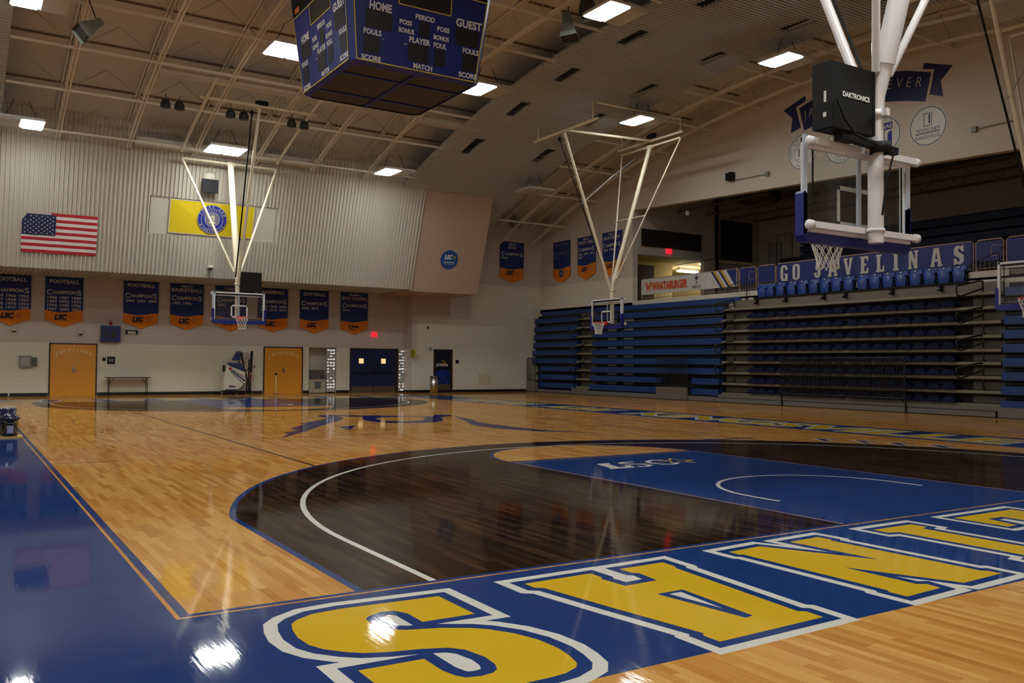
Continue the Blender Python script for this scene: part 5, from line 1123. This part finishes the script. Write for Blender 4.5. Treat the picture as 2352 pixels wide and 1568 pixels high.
vinyl(19.16, 19.93, 4.72, 5.35, M_vb, 'plain blue vinyl on the left balcony gate'); vinyl(18.17, 18.98, 4.72, 5.35, M_vb, 'plain blue vinyl on the short railing panel left of the letters'); vinyl(9.4, 10.18, 4.72, 5.33, M_vb, 'plain blue vinyl on the right balcony gate'); vinyl(2.1, 9.22, 4.65, 5.33, M_vb, 'blue vinyl banner running off the right edge')
g, sh = vinyl(10.32, 18.03, 4.64, 5.35, M_vb, 'long blue banner with big white letters along the balcony')
b = MB(); yl = {0:17.85,1:17.28,3:16.28,4:15.68,5:15.02,6:14.33,7:13.7,8:13.05,9:12.5,10:11.7,11:10.9}
for i, chh in enumerate('GO JAVELINAS'):
    if chh == ' ': continue
    gw, lps = GL[chh]; k_ = .52; b.plate([[(p[0]*k_, p[1]*.6) for p in lp] for lp in lps], (XV,yl[i],4.69), -Y1, Z1, .003)
b.build('lettering', M_bt, sh)
g, sh = vinyl(20.1, 25.99, 4.66, 5.36, M_vw, 'white banner with orange restaurant lettering and a credit union mark on the balcony rail')
b = MB(); put_text(b, 'WHATABURGER', .34, (XV,24.1,4.84), -Y1, Z1, .002, width=2.3, bold=.06, shear=.05); b.build('orange_lettering', M_ob, sh)
b = MB(); c_ = Vector((XV,25.55,5.02))
for pts in ([(-.1,.2),(-.02,.2),(.0,-.02),(.06,.12),(.12,-.02),(.14,.2),(.22,.2),(.14,-.28),(.06,-.06),(-.02,-.28)],): b.plate([pts], c_-Y1*-.06*0, -Y1, Z1, .002)
for k in range(4):
    for s_ in (-1, 1): b.plate([[(.06+s_*.16-.07,.2-.06*k),(.06+s_*.16+.07,.2-.06*k),(.06+s_*.16+.07,.17-.06*k),(.06+s_*.16-.07,.17-.06*k)]], c_, -Y1, Z1, .0025)
b.build('orange_emblem', M_ob, sh)
b = MB(); b.plate([star(.13,(0,.2),.055)], (XV,22.4,4.98), -Y1, Z1, .002); put_text(b, 'RBFCU', .13, (XV,22.4,4.74), -Y1, Z1, .002, width=.5); b.plate([[(-.07,-.06),(0,.06),(.07,-.06),(.04,-.06),(0,.02),(-.04,-.06)]], (XV,22.4,4.99), -Y1, Z1, .002); b.build('dark_lettering', mat('dark_slate_print',(40,44,60),.6), sh)
b = MB()
def sl_(a, w_, mi): b.plate([[(a,.7),(a+w_,.7),(a+w_+.55,0),(a+.55,0)][::-1]], (XV,21.55,4.66), -Y1, Z1, .002+.0003*mi, mi)
for a, w_, mi in ((.0,.12,0),(.12,.12,1),(.42,.12,0),(.54,.12,1)): sl_(a, w_, mi)
b.plate([[(.88,.7),(1.42,.7),(1.42,.0),(1.38,0)][::-1]], (XV,21.55,4.66), -Y1, Z1, .002, 0)
b.build('diagonal_stripes', [M_vb, mat('gold_stripe',(206,156,40),.5)], sh)
# ================================================================ BALCONY INTERIOR
tag(MB().box((25.6,25.98,6.95),(29.35,26.04,7.75)).build('wall_panel', mat('dark_acoustic_panel', (28,26,26), .8)), 'long dark panel on the balcony wall above the lit corridor', 'wall panel')
tag(MB().box((31.2,26.48,6.55),(33.4,26.54,8.75)).build('wall_panel', mat('dark_red_panel', (40,22,20), .8)), 'tall dark red-brown panel on the unlit balcony wall', 'wall panel')
simple('exit_sign', 'exit sign', 'red exit sign over the lit balcony corridor', [('box', M_exit, lambda q: q.box((27.15,25.96,6.72),(27.42,26.04,6.92))), ('lettering', M_exd, lambda q: put_text(q, 'EXIT', .12, (27.285,25.96,6.76), X1, Z1, .003, width=.22, bold=.03))])
g = bpy.data.objects.new('door_5', None); COL.objects.link(g); g.location = (25.5,28.6,4.3); g['baked'] = 1; g['kind'] = 'structure'; g['label'] = 'dark brown door inside the lit corridor'
b = MB(); b.box((26.95,27.93,4.3),(28.05,28.0,6.35)); lf = b.build('door_leaf', mat('dark_brown_wood',(70,42,26),.4), g); b = MB(); b.box((27.05,27.89,5.2),(27.1,27.93,5.4)); b.build('door_handle', M_chr, lf)
M_tube = bpy.data.materials.new('corridor_emission'); M_tube.use_nodes = True; e = M_tube.node_tree.nodes['Principled BSDF']; e.inputs['Emission Color'].default_value = (1,.9,.62,1); e.inputs['Emission Strength'].default_value = HALL
for x, y, lb in ((31.4,29.1,'glowing tube light deep in the balcony corridor'),):
    g = empty('corridor_light', (x,y,6.4), lb, 'light fixture'); b = MB(); b.box((x-.65,y-.12,6.33),(x+.65,y+.12,6.42)); b.build('lens', M_tube, g); b = MB(); b.box((x-.67,y-.14,6.42),(x+.67,y+.14,6.55)); b.build('housing', M_house, g)
g = empty('corridor_light', (30.8,27.3,6.5), 'unseen light added behind the pilaster to brighten the corridor', 'light fixture'); b = MB(); b.box((30.5,26.9,6.5),(31.8,27.3,6.549)); b.build('lens', M_tube, g)  # added lamp, kept out of view, brightens the corridor
# folded upper stands
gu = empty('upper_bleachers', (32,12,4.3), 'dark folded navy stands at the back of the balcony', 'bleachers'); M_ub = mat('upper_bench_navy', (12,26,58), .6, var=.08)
for k in range(8):
    z = 4.7+k*.36
    for a, c in ((11.5,21.6),(-4,10.2)):
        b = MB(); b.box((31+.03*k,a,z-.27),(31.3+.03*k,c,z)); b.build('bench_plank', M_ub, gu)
    b = MB(); b.box((31.1,10.2,z-.1),(31.4,11.5,z-.03)); b.build('tread', M_nose, gu)
b = MB(); b.box((31.45,-4,4.3),(31.55,21.6,7.3)); b.build('back_panel', M_dark, gu)
b = MB(); b.box((31.0,21.65,4.3),(31.6,22.6,6.4)); 
for k in range(5): b.box((31.0,21.6,4.9+.35*k),(31.1,22.7,4.95+.35*k), 1)
b.build('end_steps', [M_dark, M_ris], gu)
for y, z0, z1, w_, lb in ((22.7,6.3,7.5,.9,'dark end railing of the upper stands, tallest'),(23.0,6.0,7.1,.7,'dark end railing of the upper stands, lower')):
    g = empty('upper_railing', (31,y,z0), lb, 'railing'); x_ = 30.9 if w_ > .8 else 30.75; b = MB(); b.tube([(x_,y,z0),(x_,y,z1),(x_,y-w_,z1),(x_,y-w_,z0)], .025); b.tube([(x_,y,z0),(x_,y,4.3)], .025)
    for k in range(1, 6): b.tube([(x_,y-w_*k/6,z0),(x_,y-w_*k/6,z1)], .01, n=5)
    b.build('rail_frame', M_rail, g)
for y, z in ((21.2,7.0),(10.95,7.5)):
    g = empty('hook_rail', (31,y,z), 'dark hooked hand rail sticking up above the '+('left end of the upper stands' if y > 20 else 'aisle of the upper stands'), 'hand rail'); b = MB()
    b.tube([(31,y,z-.4),(31,y,z+.55),(31,y-.1,z+.65),(31,y-.35,z+.62),(31,y-.4,z+.5)], .025); b.tube([(31,y,z+.05),(31,y-.35,z+.15),(31,y-.4,z+.0)], .025); b.build('tube', M_rail, g)
g = empty('round_speaker', (29.5,20.3,8.9), 'dark round speaker hanging under the balcony roof', 'loudspeaker'); b = MB(); b.lathe([(0,-.1),(.25,-.1),(.27,0),(.2,.15),(0,.18)], (27.0,19.4,8.35), (-.8,-.6,0), 24); b.build('speaker_body', M_dark, g); b = MB(); b.tube([(27.0,19.4,8.6),(27.0,19.4,9.7)], .012); b.build('hanger_rod', M_rail, g)
simple('balcony_camera', 'camera', 'small white camera dome under the edge of the balcony opening', [('dome', M_gk, lambda q: q.lathe([(0,-.12),(.08,-.1),(.1,0),(.1,.1),(0,.1)], (25.9,23.3,8.12))), ('drop_rod', M_thin, lambda q: q.tube([(25.9,23.3,8.2),(25.9,23.3,9.7)], .012))])
simple('conduit_pole', 'pole', 'thin grey pole arm across the balcony corridor opening', [('pole', M_rail, lambda q: q.tube([(26.3,24.5,5.95),(27.9,23.2,6.3),(28.4,22.9,6.3),(28.5,22.8,5.95)], .014)), ('post', M_rail, lambda q: q.tube([(27.7,23.4,6.26),(27.7,23.4,4.3)], .014))])
# ================================================================ SIDE WALL ART
M_art = mat('wall_art_navy', (18,30,84), .5); M_line = mat('seal_outline_print', (56,64,96), .6); M_sw = mat('seal_white_vinyl', (210,208,198), .35, var=.04)
g = empty('wall_ribbon', (25.09,13.9,10.2), 'navy ribbon painted across the wall above the balcony opening with pale words', 'wall art'); b = MB()
A_ = lambda pts: [(-y, z) for y, z in pts]
def wp(mb, pts, d=.004, mi=0):
    q = A_(pts); 
    if area(q) < 0: q = q[::-1]
    mb.plate([q], (25.1,0,0), -Y1, Z1, d, mi)
wp(b, [(17.31,11.07),(16.31,11.38),(16.27,11.19),(16.73,11.05),(16.5,10.25),(16.96,10.14),(16.88,10.68)])
up = [(16.57,10.98),(16.1,11.12),(15.7,11.22),(15.1,11.32),(14.4,11.38),(13.6,11.39),(13.1,11.37),(12.2,11.17),(11.34,10.88)]; lo_ = [(11.55,9.99),(12.27,10.19),(13.01,10.34),(13.8,10.42),(14.6,10.4),(15.2,10.32),(15.7,10.22),(16.35,10.1)]
for i in range(8): wp(b, [up[i], up[i+1], lo_[7-i-1] if i < 7 else lo_[0], lo_[7-i]] if i < 7 else [up[7], up[8], lo_[0]])
wp(b, [(11.65,11.08),(11.59,11.25),(10.62,10.91),(11.02,10.53),(10.94,10.0),(11.41,10.18),(11.24,10.95)])
rb = b.build('ribbon', M_art, g); b = MB()
def along(txt, ya, yb_, f_z, h_):
    n_ = len(txt)
    for i, chh in enumerate(txt):
        if chh == ' ': continue
        y = ya+(yb_-ya)*i/(n_-1); dz = (f_z(y-.05)-f_z(y+.05))/.1; X_ = Vector((0,-1,dz)).normalized(); Y_ = Vector((0,dz,1)).normalized()
        V, F, w__ = T2(chh, -.012); b.tris2d([(p[0]*h_*.85, p[1]*h_) for p in V], F, (25.1,y,f_z(y)), X_, Y_, .008)
along('JAVELINA', 16.3, 14.3, lambda y: 10.53+.13*(16.3-y)-.012*(16.3-y)**2, .34); along('FOREVER', 13.9, 11.8, lambda y: 10.8-.012*(13.9-y)-.055*(13.9-y)**2, .34)
b.build('lettering', M_bt, rb)
SEALS = [(16.42,9.33,.66,'round seal decal, leftmost of four, behind the near hoop frame',0),(14.76,9.22,.64,'round college seal decal, second from the left',1),(13.05,9.22,.62,'round decal with a big blue block letter, third from the left',2),(11.47,9.18,.64,'round decal with a small tower drawing, rightmost of four',3)]
for y, z, R_, lb, kind_ in SEALS:
    g = empty('wall_seal', (25.09,y,z), lb, 'wall decal', 'round decals above the balcony opening'); O = Vector((25.1,y,z)); ry_ = R_
    b = MB(); b.plate([circle(R_, 48)], O, -Y1, Z1, .004); fc = b.build('decal', M_sw, g); b = MB()
    b.plate([circle(R_-.02, 48), circle(R_-.045, 48)[::-1]], O+Vector((-.004,0,0)), -Y1, Z1, .002)
    if kind_ < 2:
        b.plate([circle(R_*.6, 40), circle(R_*.6-.015, 40)[::-1]], O+Vector((-.004,0,0)), -Y1, Z1, .002)
        arc_text(b, ('SOUTH TEXAS STATE TEACHERS','COLLEGE OF ARTS & INDUSTRIES')[kind_], .085, R_*.74, 200, -20, O, -Y1, Z1, .007); arc_text(b, ('COLLEGE','TEXAS')[kind_], .08, R_*.72, 235, 305, O, -Y1, Z1, .007, False)
        arc_text(b, 'KINGSVILLE', .07, R_*.42, 165, 15, O, -Y1, Z1, .007); arc_text(b, 'TEXAS', .07, R_*.42, 230, 310, O, -Y1, Z1, .007, False)
        b.plate([star(.14 if kind_ == 0 else .1, (0,0), .04)], O+Vector((-.004,0,0)), -Y1, Z1, .002)
        if kind_: put_text(b, 'A&I', .2, O-Z1*.1, -Y1, Z1, .008, width=.4, bold=.04)
        else:
            for t in range(6): b.plate([circle(.03, 8, (-.16-.02*abs(t-3)*-1*0-.0, -.12+.05*t))], O+Vector((-.004,0,0)), -Y1, Z1, .002)
        b.build('seal_print', M_line, fc)
    elif kind_ == 2:
        b.build('ring_print', M_line, fc); b = MB(); b.plate([[(-.4,.16),(.32,.16),(.32,.4),(-.4,.4)]], O+Vector((-.004,0,0)), -Y1, Z1, .002); b.plate([[(-.16,-.38),(.02,-.38),(.02,.16),(-.16,.16)]], O+Vector((-.004,0,0)), -Y1, Z1, .002); b.plate([[(.14,-.3),(.3,-.3),(.3,.1),(.2,.1),(.14,.02)]], O+Vector((-.004,0,0)), -Y1, Z1, .002)
        bl_ = b.build('block_letter', mat('royal_block', (24,44,140), .5), fc); b = MB(); put_text(b, 'TEXAS', .14, O+Z1*.21, -Y1, Z1, .009, width=.6, bold=.03); b.build('lettering', M_sw, bl_)
    else:
        put_text(b, 'TEXAS A&M', .12, O-Z1*.17, -Y1, Z1, .007, width=.82); put_text(b, 'KINGSVILLE', .12, O-Z1*.4, -Y1, Z1, .007, width=.82); b.plate([[(-.42,-.23),(.42,-.23),(.42,-.2),(-.42,-.2)]], O+Vector((-.004,0,0)), -Y1, Z1, .002)
        b.plate([[(-.14,-.0),(.14,-.0),(.14,.42),(-.14,.42)],[(-.12,.02),(-.12,.4),(.12,.4),(.12,.02)]], O+Vector((-.004,0,0)), -Y1, Z1, .002); b.plate([[(.03,.08),(.08,.08),(.08,.38),(.03,.38)]], O+Vector((-.004,0,0)), -Y1, Z1, .002)
        b.build('seal_print', M_line, fc)
def conduit(y0, z0, y1, z1, lb, dev):
    g = empty('wall_conduit', (25.05,y0,z0), lb, 'conduit'); b = MB(); b.tube([(25.06,y0,z0),(25.06,y1,z1)], .018); b.build('pipe', M_grey, g); b = MB(); b.box((25.0,y1-.08,z1-.08),(25.1,y1+.08,z1+.08)); b.build('junction_box', M_grey, g)
    if dev:
        b = MB(); b.box((24.85,y0+.05,z0-.02),(25.1,y0+.17,z0+.32)); b.box((24.85,y0+.2,z0-.0),(25.1,y0+.34,z0+.3)); b.build('black_device', M_blk, g)
conduit(19.7, 8.85, 18.05, 8.8, 'small black wall device with a thin conduit running right from it', True)
conduit(8.76, 8.72, 9.92, 8.72, 'thin wall conduit with a small box, right of the decals', False)
bpy.data.objects.remove(bpy.data.objects['x']) if 'x' in bpy.data.objects else None

# far right wall stands .8 m behind the measuring plane: move what hangs on it out along the sight distance
camp = Vector((-1.151, -5.283, 1.446))
for o in list(COL.objects):
    if o.parent is None and 17.9 < o.location.x < 24 and 32.3 < o.location.y < 33.0 and not o.name.startswith(('trash', 'wall', 'trim', 'baseboard', 'bleacher', 'guard')) or o.name in ('wall_sensor.001','wall_sensor.002','wall_hatch'):
        k_ = (33.6+5.283)/(32.8+5.283); p_ = o.location.copy(); q_ = camp+(p_-camp)*k_; q_.y = p_.y+.8
        if o.name.startswith('door'): q_.z = p_.z
        o.location = q_
    elif o.name == 'yellow_sign': o.location.y += .3
